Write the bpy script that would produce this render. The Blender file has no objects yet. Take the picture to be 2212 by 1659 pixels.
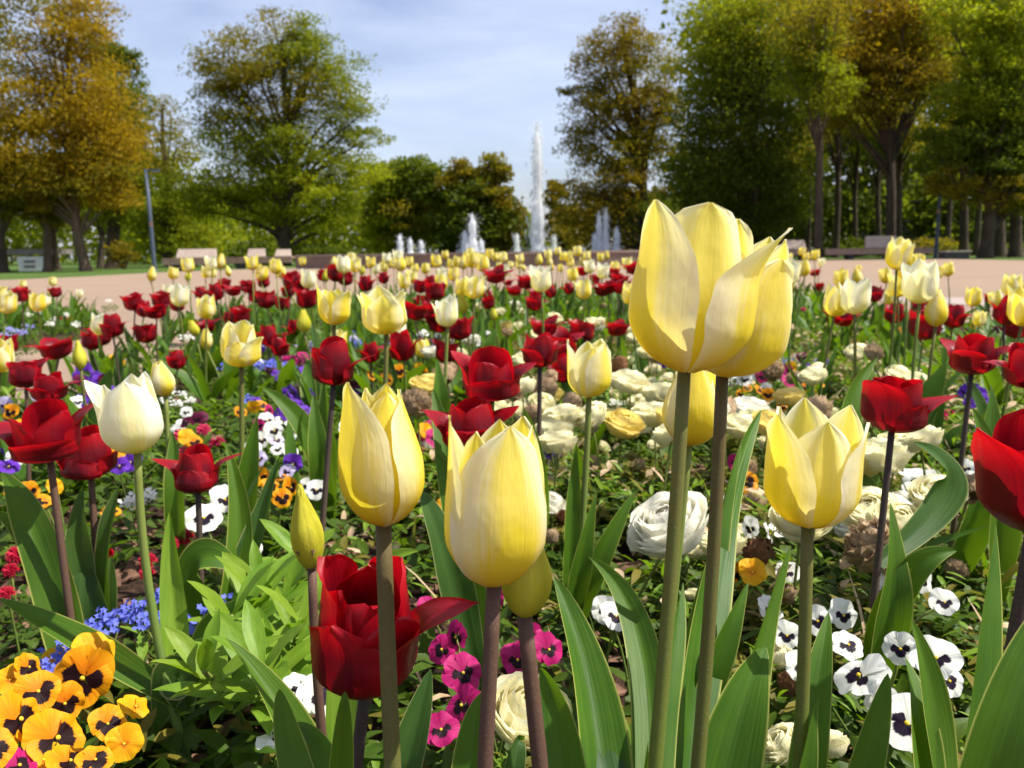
import bpy, math, random
import numpy as np
from mathutils import Vector, Matrix, Euler

sc = bpy.context.scene
COL = sc.collection
PI = math.pi

# ------------------------------------------------------------------ camera
# pixel coordinates in this script are those of the photograph scaled to 2212 x 1659
FPX, CX, CY = 1736.0, 1106.0, 829.5
CAM_H, PITCH, ROLL = 0.50, math.radians(9.3), 0.0142
cam_data = bpy.data.cameras.new("camera")
cam = bpy.data.objects.new("camera", cam_data)
COL.objects.link(cam)
cam_data.sensor_width = 36.0
cam_data.lens = 36.0 * FPX / 2212.0
cam_data.clip_start = 0.02
cam_data.clip_end = 2000.0
CAM_M = Matrix.Translation((0, 0, CAM_H)) @ Matrix.Rotation(PI / 2 - PITCH, 4, 'X') @ Matrix.Rotation(-ROLL, 4, 'Z')
cam.matrix_world = CAM_M
cam_data.dof.use_dof = True
cam_data.dof.focus_distance = 0.52
cam_data.dof.aperture_fstop = 14.5
sc.camera = cam

# ------------------------------------------------------------------ light
SUN_EL, SUN_AZ = math.radians(56), math.radians(92)      # azimuth from +Y (view direction) towards +X (right)
sdir = Vector((math.sin(SUN_AZ) * math.cos(SUN_EL), math.cos(SUN_AZ) * math.cos(SUN_EL), math.sin(SUN_EL)))
sun_data = bpy.data.lights.new("sun", 'SUN')
sun_data.energy = 5.0
sun_data.angle = math.radians(0.6)
sun_data.color = (1.0, 0.95, 0.86)
sun = bpy.data.objects.new("sun", sun_data)
sun.rotation_euler = sdir.to_track_quat('Z', 'Y').to_euler()
COL.objects.link(sun)

world = bpy.data.worlds.new("World")
sc.world = world
world.use_nodes = True
wt = world.node_tree
wt.nodes.clear()
def wn(t, **kw):
    n = wt.nodes.new(t)
    for k, v in kw.items():
        setattr(n, k, v)
    return n
sky = wn('ShaderNodeTexSky', sky_type='NISHITA', sun_disc=False, sun_elevation=SUN_EL, sun_rotation=SUN_AZ,
         air_density=1.0, dust_density=1.6, ozone_density=2.0)
tc = wn('ShaderNodeTexCoord')
mp = wn('ShaderNodeMapping')
mp.inputs['Scale'].default_value = (1.0, 1.0, 3.2)
nz = wn('ShaderNodeTexNoise')
nz.inputs['Scale'].default_value = 2.6
nz.inputs['Detail'].default_value = 6
nz.inputs['Roughness'].default_value = 0.55
nz.inputs['Distortion'].default_value = 0.35
rp = wn('ShaderNodeValToRGB')
rp.color_ramp.elements[0].position = 0.30
rp.color_ramp.elements[1].position = 0.78
cl = wn('ShaderNodeMixRGB')
cl.inputs['Color2'].default_value = (6.8, 7.2, 8.5, 1)
mulc = wn('ShaderNodeMath', operation='MULTIPLY')
mulc.inputs[1].default_value = 0.62
tint = wn('ShaderNodeMixRGB', blend_type='MULTIPLY')
tint.inputs['Fac'].default_value = 1.0
tint.inputs['Color2'].default_value = (1.0, 0.93, 0.98, 1)
bg = wn('ShaderNodeBackground')
bg.inputs['Strength'].default_value = 0.105
wo = wn('ShaderNodeOutputWorld')
L = wt.links.new
L(tc.outputs['Generated'], mp.inputs['Vector'])
L(mp.outputs['Vector'], nz.inputs['Vector'])
L(nz.outputs['Fac'], rp.inputs['Fac'])
L(rp.outputs['Color'], mulc.inputs[0])
L(mulc.outputs[0], cl.inputs['Fac'])
L(sky.outputs[0], tint.inputs['Color1'])
L(tint.outputs[0], cl.inputs['Color1'])
L(cl.outputs[0], bg.inputs['Color'])
L(bg.outputs[0], wo.inputs['Surface'])

sc.view_settings.view_transform = 'Standard'
sc.view_settings.look = 'None'
sc.view_settings.exposure = 0.74
sc.view_settings.gamma = 1.0
sc.render.engine = 'CYCLES'
cy = sc.cycles
cy.max_bounces = 7
cy.diffuse_bounces = 3
cy.glossy_bounces = 2
cy.transmission_bounces = 5
cy.transparent_max_bounces = 6
cy.caustics_reflective = False
cy.caustics_refractive = False
cy.sample_clamp_indirect = 6
cy.use_denoising = True

# ------------------------------------------------------------------ projection helpers
CAM_R = CAM_M.to_3x3()
CAM_P = CAM_M.translation
def ray(px, py):
    return (CAM_R @ Vector(((px - CX) / FPX, -(py - CY) / FPX, -1.0)))
def at(px, py, d):
    """the point seen at a pixel, d metres deep along the view axis"""
    return CAM_P + ray(px, py) * d
def on_z(px, py, z=0.0):
    r = ray(px, py)
    return CAM_P + r * ((z - CAM_H) / r.z)
def at_y(px, py, y):
    r = ray(px, py)
    return CAM_P + r * (y / r.y)
CAM_INV = CAM_M.inverted()
def proj(p):
    q = CAM_INV @ Vector(p)
    return (CX + FPX * q.x / -q.z, CY - FPX * q.y / -q.z, -q.z)

# ------------------------------------------------------------------ mesh helpers
class MB:
    def __init__(s):
        s.v, s.f, s.uv, s.mi, s.n = [], [], [], [], 0
    def verts(s, V, UV=None):
        V = np.asarray(V, float).reshape(-1, 3)
        s.v.append(V)
        s.uv.append(np.zeros((len(V), 2)) if UV is None else np.asarray(UV, float).reshape(-1, 2))
        b = s.n
        s.n += len(V)
        return b
    def faces(s, F, mat=0):
        F = np.asarray(F, int)
        s.f.append(F)
        s.mi.append(np.full(len(F), mat, int))
    def grid(s, V, UV=None, mat=0, wrap=False):
        n, m = V.shape[:2]
        b = s.verts(V, UV)
        i = np.arange(n - 1)[:, None]
        mm = m if wrap else m - 1
        j = np.arange(mm)[None, :]
        j2 = (j + 1) % m
        F = np.stack([i * m + j, i * m + j2, (i + 1) * m + j2, (i + 1) * m + j], -1).reshape(-1, 4) + b
        s.faces(F, mat)
    def quads(s, P, UV=None, mat=0):
        n = len(P)
        if UV is None:
            UV = np.tile(np.array([[0, 0], [1, 0], [1, 1], [0, 1]], float), (n, 1, 1))
        b = s.verts(P, UV)
        s.faces(np.arange(n * 4).reshape(-1, 4) + b, mat)
    def grids(s, P, UV, mat=0):
        """P (k, n, m, 3): k grids at once"""
        k, n, m = P.shape[:3]
        b = s.verts(P, UV)
        i = np.arange(n - 1)[:, None]
        j = np.arange(m - 1)[None, :]
        F = np.stack([i * m + j, i * m + j + 1, (i + 1) * m + j + 1, (i + 1) * m + j], -1).reshape(-1, 4)
        F = (np.arange(k)[:, None, None] * n * m + F[None]).reshape(-1, 4) + b
        s.faces(F, mat)
    def box(s, c, size, mat=0, rot=0.0):
        sx, sy, sz = [a / 2 for a in size]
        P = np.array([[-sx, -sy, -sz], [sx, -sy, -sz], [sx, sy, -sz], [-sx, sy, -sz],
                      [-sx, -sy, sz], [sx, -sy, sz], [sx, sy, sz], [-sx, sy, sz]])
        if rot:
            cr, sr = math.cos(rot), math.sin(rot)
            P = P @ np.array([[cr, sr, 0], [-sr, cr, 0], [0, 0, 1]])
        b = s.verts(P + np.array(c))
        s.faces(np.array([[0, 3, 2, 1], [4, 5, 6, 7], [0, 1, 5, 4], [1, 2, 6, 5], [2, 3, 7, 6], [3, 0, 4, 7]]) + b, mat)
    def tube(s, pts, rad, k=8, mat=0, cap=True):
        pts = np.asarray(pts, float)
        n = len(pts)
        rad = np.broadcast_to(np.asarray(rad, float), (n,))
        t = np.gradient(pts, axis=0)
        t /= np.linalg.norm(t, axis=1)[:, None] + 1e-12
        ref = np.array([1.0, 0, 0]) if abs(t[0][0]) < 0.8 else np.array([0, 1.0, 0])
        V = np.zeros((n, k, 3))
        ang = np.arange(k) / k * 2 * PI
        u = np.cross(t[0], ref)
        u /= np.linalg.norm(u)
        for i in range(n):
            u = u - t[i] * np.dot(u, t[i])
            u /= np.linalg.norm(u) + 1e-12
            w = np.cross(t[i], u)
            V[i] = pts[i] + rad[i] * (np.cos(ang)[:, None] * u + np.sin(ang)[:, None] * w)
        UV = np.stack(np.meshgrid(np.arange(k) / k, np.linspace(0, 1, n)), -1)
        b0 = s.n
        s.grid(V, UV, mat, wrap=True)
        if cap:
            c = s.verts([pts[-1]], [[0.5, 1.0]])
            last = b0 + (n - 1) * k
            s.f.append(np.stack([last + np.arange(k), last + (np.arange(k) + 1) % k, np.full(k, c)], -1))
            s.mi.append(np.full(k, mat, int))
    def ball(s, c, r, nu=10, nv=7, mat=0, squash=1.0):
        th = np.linspace(0.02, PI - 0.02, nv)
        ph = np.arange(nu) / nu * 2 * PI
        V = np.stack([np.sin(th)[:, None] * np.cos(ph) * r, np.sin(th)[:, None] * np.sin(ph) * r,
                      np.repeat(np.cos(th)[:, None], nu, 1) * r * squash], -1) + np.array(c)
        UV = np.stack(np.meshgrid(ph / 2 / PI, th / PI), -1)
        s.grid(V, UV, mat, wrap=True)
    def mesh(s, name, mats, smooth=True):
        me = bpy.data.meshes.new(name)
        V = np.concatenate(s.v) if s.v else np.zeros((0, 3))
        UV = np.concatenate(s.uv)
        li, ls, tot = [], [], []
        for F in s.f:
            li.append(F.reshape(-1))
            tot.append(np.full(len(F), F.shape[1]))
        li = np.concatenate(li)
        tot = np.concatenate(tot)
        ls = np.concatenate([[0], np.cumsum(tot)[:-1]])
        me.vertices.add(len(V))
        me.vertices.foreach_set('co', V.reshape(-1).astype(np.float32))
        me.loops.add(len(li))
        me.loops.foreach_set('vertex_index', li.astype(np.int32))
        me.polygons.add(len(tot))
        me.polygons.foreach_set('loop_start', ls.astype(np.int32))
        me.polygons.foreach_set('loop_total', tot.astype(np.int32))
        me.polygons.foreach_set('material_index', np.concatenate(s.mi).astype(np.int32))
        me.polygons.foreach_set('use_smooth', np.full(len(tot), smooth, bool))
        uvl = me.uv_layers.new(name='UVMap')
        uvl.data.foreach_set('uv', UV[li].reshape(-1).astype(np.float32))
        me.update(calc_edges=True)
        for m in (mats if isinstance(mats, (list, tuple)) else [mats]):
            me.materials.append(m)
        return me
    def build(s, name, mats, parent=None, smooth=True, loc=None, rot=None):
        return put(name, s.mesh(name, mats, smooth), parent, loc, rot)

def put(name, me, parent=None, loc=None, rot=None, scale=None):
    o = bpy.data.objects.new(name, me)
    COL.objects.link(o)
    if parent is not None:
        o.parent = parent
    if loc is not None:
        o.location = loc
    if rot is not None:
        o.rotation_euler = rot
    if scale is not None:
        o.scale = (scale, scale, scale) if isinstance(scale, (int, float)) else scale
    return o
def tag(o, label=None, cat=None, group=None, kind=None):
    if label: o['label'] = label
    if cat: o['category'] = cat
    if group: o['group'] = group
    if kind: o['kind'] = kind
    return o
def thing(name, label, cat, loc=(0, 0, 0), rotz=0.0, group=None):
    o = bpy.data.objects.new(name, None)
    o.empty_display_size = 0.05
    COL.objects.link(o)
    o.location = loc
    o.rotation_euler = (0, 0, rotz)
    return tag(o, label, cat, group)

def herm(x, kx, ky):
    """smooth curve through the keys"""
    kx, ky = np.asarray(kx, float), np.asarray(ky, float)
    d = np.gradient(ky, kx)
    x = np.clip(np.asarray(x, float), kx[0], kx[-1])
    i = np.clip(np.searchsorted(kx, x, side='right') - 1, 0, len(kx) - 2)
    h = kx[i + 1] - kx[i]
    t = (x - kx[i]) / h
    return ((1 + 2 * t) * (1 - t) ** 2 * ky[i] + t * (1 - t) ** 2 * h * d[i]
            + t * t * (3 - 2 * t) * ky[i + 1] + t * t * (t - 1) * h * d[i + 1])
def nrm(v):
    v = np.asarray(v, float)
    return v / (np.linalg.norm(v, axis=-1, keepdims=True) + 1e-12)

# ------------------------------------------------------------------ materials
class NB:
    def __init__(s, name):
        s.m = bpy.data.materials.new(name)
        s.m.use_nodes = True
        s.t = s.m.node_tree
        s.t.nodes.clear()
        s.out = s.t.nodes.new('ShaderNodeOutputMaterial')
    def n(s, t, ins=None, **kw):
        nd = s.t.nodes.new('ShaderNode' + t)
        for k, v in kw.items():
            setattr(nd, k, v)
        for k, v in (ins or {}).items():
            s.set(nd.inputs[k], v)
        return nd
    def set(s, sock, v):
        if isinstance(v, bpy.types.NodeSocket):
            s.t.links.new(v, sock)
        elif isinstance(v, tuple) and len(v) == 3 and sock.type == 'RGBA':
            sock.default_value = (*v, 1)
        else:
            sock.default_value = v
    def math(s, op, a, b=0.0, clamp=False):
        nd = s.n('Math', {0: a, 1: b}, operation=op, use_clamp=clamp)
        return nd.outputs[0]
    def mix(s, f, a, b, blend='MIX'):
        return s.n('MixRGB', {'Fac': f, 'Color1': a, 'Color2': b}, blend_type=blend).outputs[0]
    def uv(s):
        sp = s.n('SeparateXYZ', {0: s.n('UVMap').outputs[0]})
        return sp.outputs[0], sp.outputs[1]
    def comb(s, x, y, z=0.0):
        return s.n('CombineXYZ', {0: x, 1: y, 2: z}).outputs[0]
    def noise(s, vec, scale, detail=3, rough=0.5, dist=0.0):
        ins = {'Scale': scale, 'Detail': detail, 'Roughness': rough, 'Distortion': dist}
        if vec is not None:
            ins['Vector'] = vec
        return s.n('TexNoise', ins).outputs['Fac']
    def step(s, x, a, b):
        nd = s.n('MapRange', {'Value': x, 'From Min': a, 'From Max': b}, interpolation_type='SMOOTHSTEP')
        return nd.outputs[0]
    def obj(s):
        return s.n('TexCoord').outputs['Object']
    def rand(s):
        return s.n('ObjectInfo').outputs['Random']
    def bump(s, h, strength=0.2, dist=0.002):
        return s.n('Bump', {'Height': h, 'Strength': strength, 'Distance': dist}).outputs[0]
    def sheet(s, col, trans_col, k, rough=0.45, spec=0.35, normal=None):
        """thin living tissue: reflects and lets light through"""
        p = s.n('BsdfPrincipled', {'Base Color': col, 'Roughness': rough, 'Specular IOR Level': spec})
        tr = s.n('BsdfTranslucent', {'Color': trans_col})
        if normal is not None:
            s.set(p.inputs['Normal'], normal)
            s.set(tr.inputs['Normal'], normal)
        mx = s.n('MixShader', {0: k, 1: p.outputs[0], 2: tr.outputs[0]})
        s.t.links.new(mx.outputs[0], s.out.inputs[0])
        return s.m
    def solid(s, col, rough=0.6, spec=0.3, normal=None, metal=0.0):
        p = s.n('BsdfPrincipled', {'Base Color': col, 'Roughness': rough, 'Specular IOR Level': spec, 'Metallic': metal})
        if normal is not None:
            s.set(p.inputs['Normal'], normal)
        s.t.links.new(p.outputs[0], s.out.inputs[0])
        return s.m

def petal_mat(name, pale, warm, base, amount, green=0.0, wide=.66):
    b = NB(name)
    x, y = b.uv()
    c = b.math('ABSOLUTE', b.math('MULTIPLY', b.math('SUBTRACT', x, 0.5), 2.0))
    r = b.rand()
    st = b.noise(b.comb(b.math('MULTIPLY', x, 34.0), b.math('MULTIPLY', y, 1.6), b.math('MULTIPLY', r, 31.0)), 1.0, 3, 0.6)
    big = b.noise(b.comb(b.math('MULTIPLY', x, 3.0), b.math('MULTIPLY', y, 2.2), b.math('MULTIPLY', r, 57.0)), 1.0, 3, 0.6)
    fl = b.math('ADD', c, b.math('ADD', b.math('MULTIPLY', b.math('SUBTRACT', st, 0.5), 0.7), b.math('MULTIPLY', b.math('SUBTRACT', big, 0.5), 0.5)))
    cen = b.step(fl, wide * 1.1, wide * .22)
    low = b.step(b.math('ADD', y, b.math('MULTIPLY', b.math('SUBTRACT', big, .5), .3)), 0.58, 0.05)
    f = b.math('ADD', b.math('MULTIPLY', cen, amount), b.math('MULTIPLY', low, 0.60 * min(1.0, amount + 0.25)), clamp=True)
    col = b.mix(f, pale, warm)
    col = b.mix(b.math('MULTIPLY', b.step(y, 0.30, 0.02), 0.75), col, base)
    vein = b.math('MULTIPLY', b.step(b.noise(b.comb(b.math('MULTIPLY', x, 60.0), b.math('MULTIPLY', y, 2.0), r), 1.0, 2), 0.55, 0.75), b.step(c, 0.75, 0.1))
    col = b.mix(b.math('MULTIPLY', vein, 0.22), col, (warm[0] * .8, warm[1] * .78, warm[2] * .5))
    col = b.mix(b.math('MULTIPLY', b.step(c, 0.72, 0.97), 0.62), col, (min(.95, pale[0] * 1.04), min(.94, pale[1] * 1.04), min(.9, pale[2] * 1.25)))
    if green:
        col = b.mix(b.math('MULTIPLY', b.step(c, 0.55, 0.0), green), col, (0.22, 0.26, 0.02))
    spot = b.step(b.noise(b.comb(b.math('MULTIPLY', x, 9.0), b.math('MULTIPLY', y, 7.0), b.math('MULTIPLY', r, 91.0)), 1.0, 2), 0.76, 0.82)
    col = b.mix(b.math('MULTIPLY', spot, 0.5), col, (0.35, 0.16, 0.03))
    nrmal = b.bump(b.math('ADD', b.math('MULTIPLY', st, .35), b.math('MULTIPLY', big, 2.0)), 0.28, 0.003)
    return b.sheet(col, b.mix(0.5, col, warm), 0.50, 0.45, 0.22, nrmal)

M = {}
M['petal_yellow'] = petal_mat('yellow_petal', (0.92, 0.88, 0.50), (0.87, 0.72, 0.045), (0.82, 0.50, 0.02), .90, 0, .80)
M['petal_cream'] = petal_mat('cream_petal', (0.93, 0.90, 0.62), (0.88, 0.74, 0.06), (0.84, 0.58, 0.04), .82, 0, .66)
M['petal_white'] = petal_mat('white_petal', (0.93, 0.92, 0.84), (0.90, 0.82, 0.28), (0.86, 0.72, 0.20), 0.55, 0.0, .5)
M['petal_bud'] = petal_mat('green_yellow_petal', (0.80, 0.76, 0.09), (0.74, 0.68, 0.05), (0.56, 0.56, 0.05), 0.8, 0.40)
def red_mat():
    b = NB('red_petal')
    x, y = b.uv()
    c = b.math('ABSOLUTE', b.math('MULTIPLY', b.math('SUBTRACT', x, 0.5), 2.0))
    r = b.rand()
    st = b.noise(b.comb(b.math('MULTIPLY', x, 22.0), b.math('MULTIPLY', y, 1.6), b.math('MULTIPLY', r, 31.0)), 1.0, 3, 0.6)
    fl = b.math('ADD', c, b.math('MULTIPLY', b.math('SUBTRACT', st, 0.5), 0.8))
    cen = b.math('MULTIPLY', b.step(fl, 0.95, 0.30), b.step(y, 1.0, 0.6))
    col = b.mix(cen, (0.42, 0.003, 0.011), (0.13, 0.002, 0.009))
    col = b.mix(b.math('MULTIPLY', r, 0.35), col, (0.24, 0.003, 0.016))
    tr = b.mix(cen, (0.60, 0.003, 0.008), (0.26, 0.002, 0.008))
    n = b.bump(st, 0.25, 0.002)
    return b.sheet(col, tr, 0.42, 0.42, 0.35, n)
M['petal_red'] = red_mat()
def leaf_mat(name, a, c2, edge, trans, k=0.34, rough=0.42, veins=True, edge_amt=0.9):
    b = NB(name)
    x, y = b.uv()
    c = b.math('ABSOLUTE', b.math('MULTIPLY', b.math('SUBTRACT', x, 0.5), 2.0))
    r = b.rand()
    st = b.noise(b.comb(b.math('MULTIPLY', x, 16.0 if veins else 5.0), b.math('MULTIPLY', y, 1.6 if veins else 4.0), b.math('MULTIPLY', r, 47.0)), 1.0, 3, 0.6)
    mo = b.noise(b.obj(), 26.0, 3)
    col = b.mix(b.step(b.math('ADD', b.math('MULTIPLY', st, 0.6), b.math('MULTIPLY', mo, 0.5)), 0.35, 0.75), a, c2)
    col = b.mix(b.math('MULTIPLY', r, 0.35), col, (c2[0] * 1.5, c2[1] * 1.1, c2[2] * 0.9))
    col = b.mix(b.math('MULTIPLY', b.step(c, 0.90, 0.99), edge_amt), col, edge)
    n = b.bump(st, 0.30, 0.002)
    return b.sheet(col, b.mix(st, trans, (trans[0] * .6, trans[1] * .7, trans[2] * .5)), k, rough, 0.22, n)
M['leaf'] = leaf_mat('tulip_leaf', (0.030, 0.090, 0.008), (0.066, 0.150, 0.012), (0.42, 0.42, 0.10), (0.22, 0.38, 0.008), rough=.48)
M['leaf_blue'] = leaf_mat('bluish_tulip_leaf', (0.030, 0.080, 0.020), (0.058, 0.125, 0.026), (0.36, 0.38, 0.14), (0.15, 0.28, 0.014), rough=.48)
M['leaf_bright'] = leaf_mat('bright_leaf', (0.085, 0.200, 0.012), (0.20, 0.33, 0.035), (0.22, 0.32, 0.04), (0.28, 0.46, 0.015), 0.4, 0.45, False, 0.2)
M['leaf_small'] = leaf_mat('low_leaf', (0.026, 0.064, 0.006), (0.066, 0.122, 0.009), (0.08, 0.14, 0.015), (0.19, 0.32, 0.008), 0.36, 0.5, False, 0.1)
M['leaf_olive'] = leaf_mat('olive_leaf', (0.085, 0.092, 0.012), (0.17, 0.155, 0.022), (0.2, 0.2, 0.04), (0.32, 0.33, 0.04), 0.34, 0.55, False, 0.1)
def stem_mat(name, top, low):
    b = NB(name)
    x, y = b.uv()
    f = b.noise(b.obj(), 900.0, 2)
    m = b.noise(b.obj(), 60.0, 3)
    col = b.mix(b.step(b.math('ADD', y, b.math('MULTIPLY', b.math('SUBTRACT', m, .5), .3)), 0.35, 1.0), low, top)
    col = b.mix(b.math('MULTIPLY', b.step(f, 0.5, 0.75), 0.18), col, (0.26, 0.28, 0.12))
    return b.sheet(col, low, 0.10, 0.62, 0.25, b.bump(f, 0.3, 0.0006))
M['stem_brown'] = stem_mat('brown_stem', (0.110, 0.080, 0.030), (0.120, 0.145, 0.024))
M['stem_olive'] = stem_mat('olive_stem', (0.130, 0.125, 0.030), (0.115, 0.165, 0.020))
M['stem_purple'] = stem_mat('purple_brown_stem', (0.105, 0.055, 0.038), (0.092, 0.050, 0.034))
M['stem_green'] = stem_mat('green_stem', (0.17, 0.20, 0.040), (0.120, 0.190, 0.035))
M['stem_dark'] = stem_mat('dark_stem', (0.050, 0.034, 0.030), (0.095, 0.060, 0.045))
def plain(name, a, c2, scale=40.0, rough=0.7, k=0.0, spec=0.25, bstr=0.3, bd=0.003):
    b = NB(name)
    n1 = b.noise(b.obj(), scale, 5, 0.6)
    col = b.mix(b.step(n1, 0.3, 0.7), a, c2)
    nm = b.bump(n1, bstr, bd)
    if k:
        return b.sheet(col, col, k, rough, spec, nm)
    return b.solid(col, rough, spec, nm)
M['ranunculus_cream'] = plain('cream_ranunculus', (0.94, 0.91, 0.70), (0.92, 0.87, 0.56), 30, 0.5, 0.55)
M['ranunculus_white'] = plain('white_ranunculus', (0.93, 0.92, 0.84), (0.92, 0.89, 0.74), 30, 0.5, 0.5)
M['ranunculus_yellow'] = plain('yellow_ranunculus', (0.90, 0.80, 0.34), (0.88, 0.72, 0.20), 30, 0.5, 0.5)
M['wilted_beige'] = plain('wilted_beige', (0.72, 0.56, 0.37), (0.52, 0.34, 0.18), 120, 0.75, 0.35, 0.2, 0.6)
M['wilted_brown'] = plain('wilted_brown', (0.36, 0.18, 0.08), (0.20, 0.085, 0.035), 120, 0.8, 0.2, 0.2, 0.6)
def pansy_mat(name, a, c2, blotch, reach=0.60):
    b = NB(name)
    x, y = b.uv()
    u = b.math('FRACT', x)
    top = b.step(x, 0.99, 1.0)
    r = b.rand()
    st = b.noise(b.comb(b.math('MULTIPLY', u, 16.0), b.math('MULTIPLY', y, 1.0), b.math('ADD', b.math('MULTIPLY', r, 20.0), x)), 1.0, 2)
    edge = b.math('ADD', y, b.math('MULTIPLY', b.math('SUBTRACT', st, 0.5), 0.22))
    c = b.math('ABSOLUTE', b.math('MULTIPLY', b.math('SUBTRACT', u, 0.5), 2.0))
    edge = b.math('ADD', edge, b.math('MULTIPLY', c, 0.08))
    bl = b.math('MULTIPLY', b.step(edge, reach + 0.04, reach - 0.04), b.math('SUBTRACT', 1.0, top))
    col = b.mix(b.step(b.math('ADD', b.math('MULTIPLY', st, 0.5), b.math('MULTIPLY', y, 0.5)), 0.3, 0.9), c2, a)
    col = b.mix(bl, col, blotch)
    tr = b.mix(bl, a, (blotch[0] * .5, blotch[1] * .5, blotch[2] * .5))
    return b.sheet(col, tr, 0.34, 0.55, 0.2, b.bump(st, 0.3, 0.002))
DARK = (0.012, 0.004, 0.018)
M['pansy_orange'] = pansy_mat('orange_pansy', (0.80, 0.38, 0.006), (0.70, 0.19, 0.003), (0.014, 0.002, 0.003), 0.70)
M['pansy_yellow'] = pansy_mat('yellow_pansy', (0.82, 0.46, 0.008), (0.76, 0.30, 0.004), (0.6, 0.16, 0.004), 0.28)
M['pansy_white'] = pansy_mat('white_pansy', (0.85, 0.85, 0.80), (0.80, 0.80, 0.70), DARK, 0.55)
M['pansy_purple'] = pansy_mat('purple_pansy', (0.17, 0.045, 0.50), (0.10, 0.02, 0.34), (0.02, 0.004, 0.05), 0.5)
M['pansy_magenta'] = pansy_mat('magenta_pansy', (0.52, 0.015, 0.17), (0.34, 0.008, 0.10), (0.014, 0.002, 0.008), 0.56)
M['pansy_plum'] = pansy_mat('plum_pansy', (0.16, 0.010, 0.05), (0.09, 0.006, 0.03), (0.014, 0.002, 0.008), 0.56)
M['pansy_lilac'] = pansy_mat('lilac_pansy', (0.62, 0.56, 0.74), (0.50, 0.42, 0.66), DARK, 0.5)
M['eye'] = plain('pansy_eye', (0.80, 0.42, 0.01), (0.75, 0.55, 0.05), 300, 0.6)
M['blue'] = plain('forget_me_not', (0.10, 0.14, 0.62), (0.20, 0.22, 0.72), 130, 0.6, 0.3)
M['blue_pale'] = plain('pale_forget_me_not', (0.26, 0.28, 0.66), (0.42, 0.40, 0.72), 130, 0.6, 0.3)
M['white_tiny'] = plain('tiny_white', (0.82, 0.82, 0.76), (0.78, 0.76, 0.66), 130, 0.6, 0.3)
M['daisy_red'] = plain('red_daisy', (0.56, 0.012, 0.045), (0.42, 0.008, 0.03), 200, 0.55, 0.25)
M['daisy_pink'] = plain('pink_daisy', (0.66, 0.05, 0.14), (0.55, 0.02, 0.09), 200, 0.55, 0.25)
M['pink_petal'] = plain('pink_petal', (0.72, 0.16, 0.34), (0.62, 0.10, 0.26), 200, 0.55, 0.35)
M['stamen'] = plain('dark_stamens', (0.06, 0.03, 0.02), (0.16, 0.11, 0.03), 200, 0.6)
# ------------------------------------------------------------------ setting: ground, beds, paving
def soil_mat():
    b = NB('bed_soil')
    o = b.obj()
    n1 = b.noise(o, 9.0, 6, 0.65)
    n2 = b.noise(o, 90.0, 5, 0.7)
    col = b.mix(b.step(n2, 0.35, 0.7), (0.028, 0.017, 0.011), (0.115, 0.062, 0.038))
    col = b.mix(b.step(n1, 0.55, 0.8), col, (0.06, 0.035, 0.022))
    return b.solid(col, 0.92, 0.15, b.bump(n2, 1.0, 0.02))
def gravel_mat(name, a, c2, fine=140.0):
    b = NB(name)
    o = b.obj()
    n1 = b.noise(o, 0.35, 4, 0.6)
    n2 = b.noise(o, fine, 4, 0.7)
    n3 = b.noise(b.n('Mapping', {'Vector': o, 'Scale': (0.3, 2.2, 1.0)}).outputs[0], 1.0, 4, 0.6)
    col = b.mix(b.step(n2, 0.3, 0.7), a, c2)
    col = b.mix(b.math('MULTIPLY', b.step(n1, 0.42, 0.68), 0.35), col, (a[0] * .72, a[1] * .72, a[2] * .72))
    col = b.mix(b.math('MULTIPLY', b.step(n3, 0.45, 0.7), 0.25), col, (a[0] * 1.15, a[1] * 1.13, a[2] * 1.1))
    return b.solid(col, 0.9, 0.15, b.bump(n2, 0.5, 0.01))
def lawn_mat():
    b = NB('lawn_green')
    o = b.obj()
    n1 = b.noise(o, 0.5, 4, 0.6)
    n2 = b.noise(o, 30.0, 4, 0.7)
    col = b.mix(b.step(n2, 0.3, 0.7), (0.045, 0.095, 0.016), (0.10, 0.16, 0.025))
    col = b.mix(b.step(n1, 0.4, 0.7), col, (0.05, 0.08, 0.018))
    return b.solid(col, 0.9, 0.15, b.bump(n2, 0.8, 0.03))
M['soil'] = soil_mat()
M['gravel'] = gravel_mat('pink_gravel', (0.295, 0.212, 0.150), (0.235, 0.166, 0.118))
M['paving'] = gravel_mat('pale_paving', (0.36, 0.30, 0.26), (0.31, 0.255, 0.22), 60.0)
M['lawn'] = lawn_mat()
def sheet_poly(name, pts, z, mat, kind='structure', sub=None):
    mb = MB()
    P = np.array([(p[0], p[1], z) for p in pts], float)
    b = mb.verts(P)
    mb.f.append(np.arange(len(P))[None, :] + b)
    mb.mi.append(np.zeros(1, int))
    return tag(mb.build(name, mat), kind=kind)
g = MB()
R_ = 420.0
ang = np.arange(48) / 48 * 2 * PI
g.verts(np.stack([np.cos(ang) * R_, np.sin(ang) * R_ + 60, np.full(48, -0.02)], -1))
g.f.append(np.arange(48)[None, :]); g.mi.append(np.zeros(1, int))
tag(g.build('ground_lawn', M['lawn']), kind='structure')
edge = [(-500, 655), (0, 605), (170, 598), (330, 589), (480, 583), (640, 579), (800, 575), (1000, 571), (1200, 568), (1400, 566),
        (1650, 562), (1800, 560), (1960, 558.5), (2080, 560), (2212, 563), (2700, 572)]
far_edge = [on_z(x, y, 0)[:2] for x, y in edge]
plaza_pts = [(-26, -14), *far_edge, (30, -14)]
sheet_poly('plaza_gravel', plaza_pts, 0.0, M['gravel'])
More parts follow.
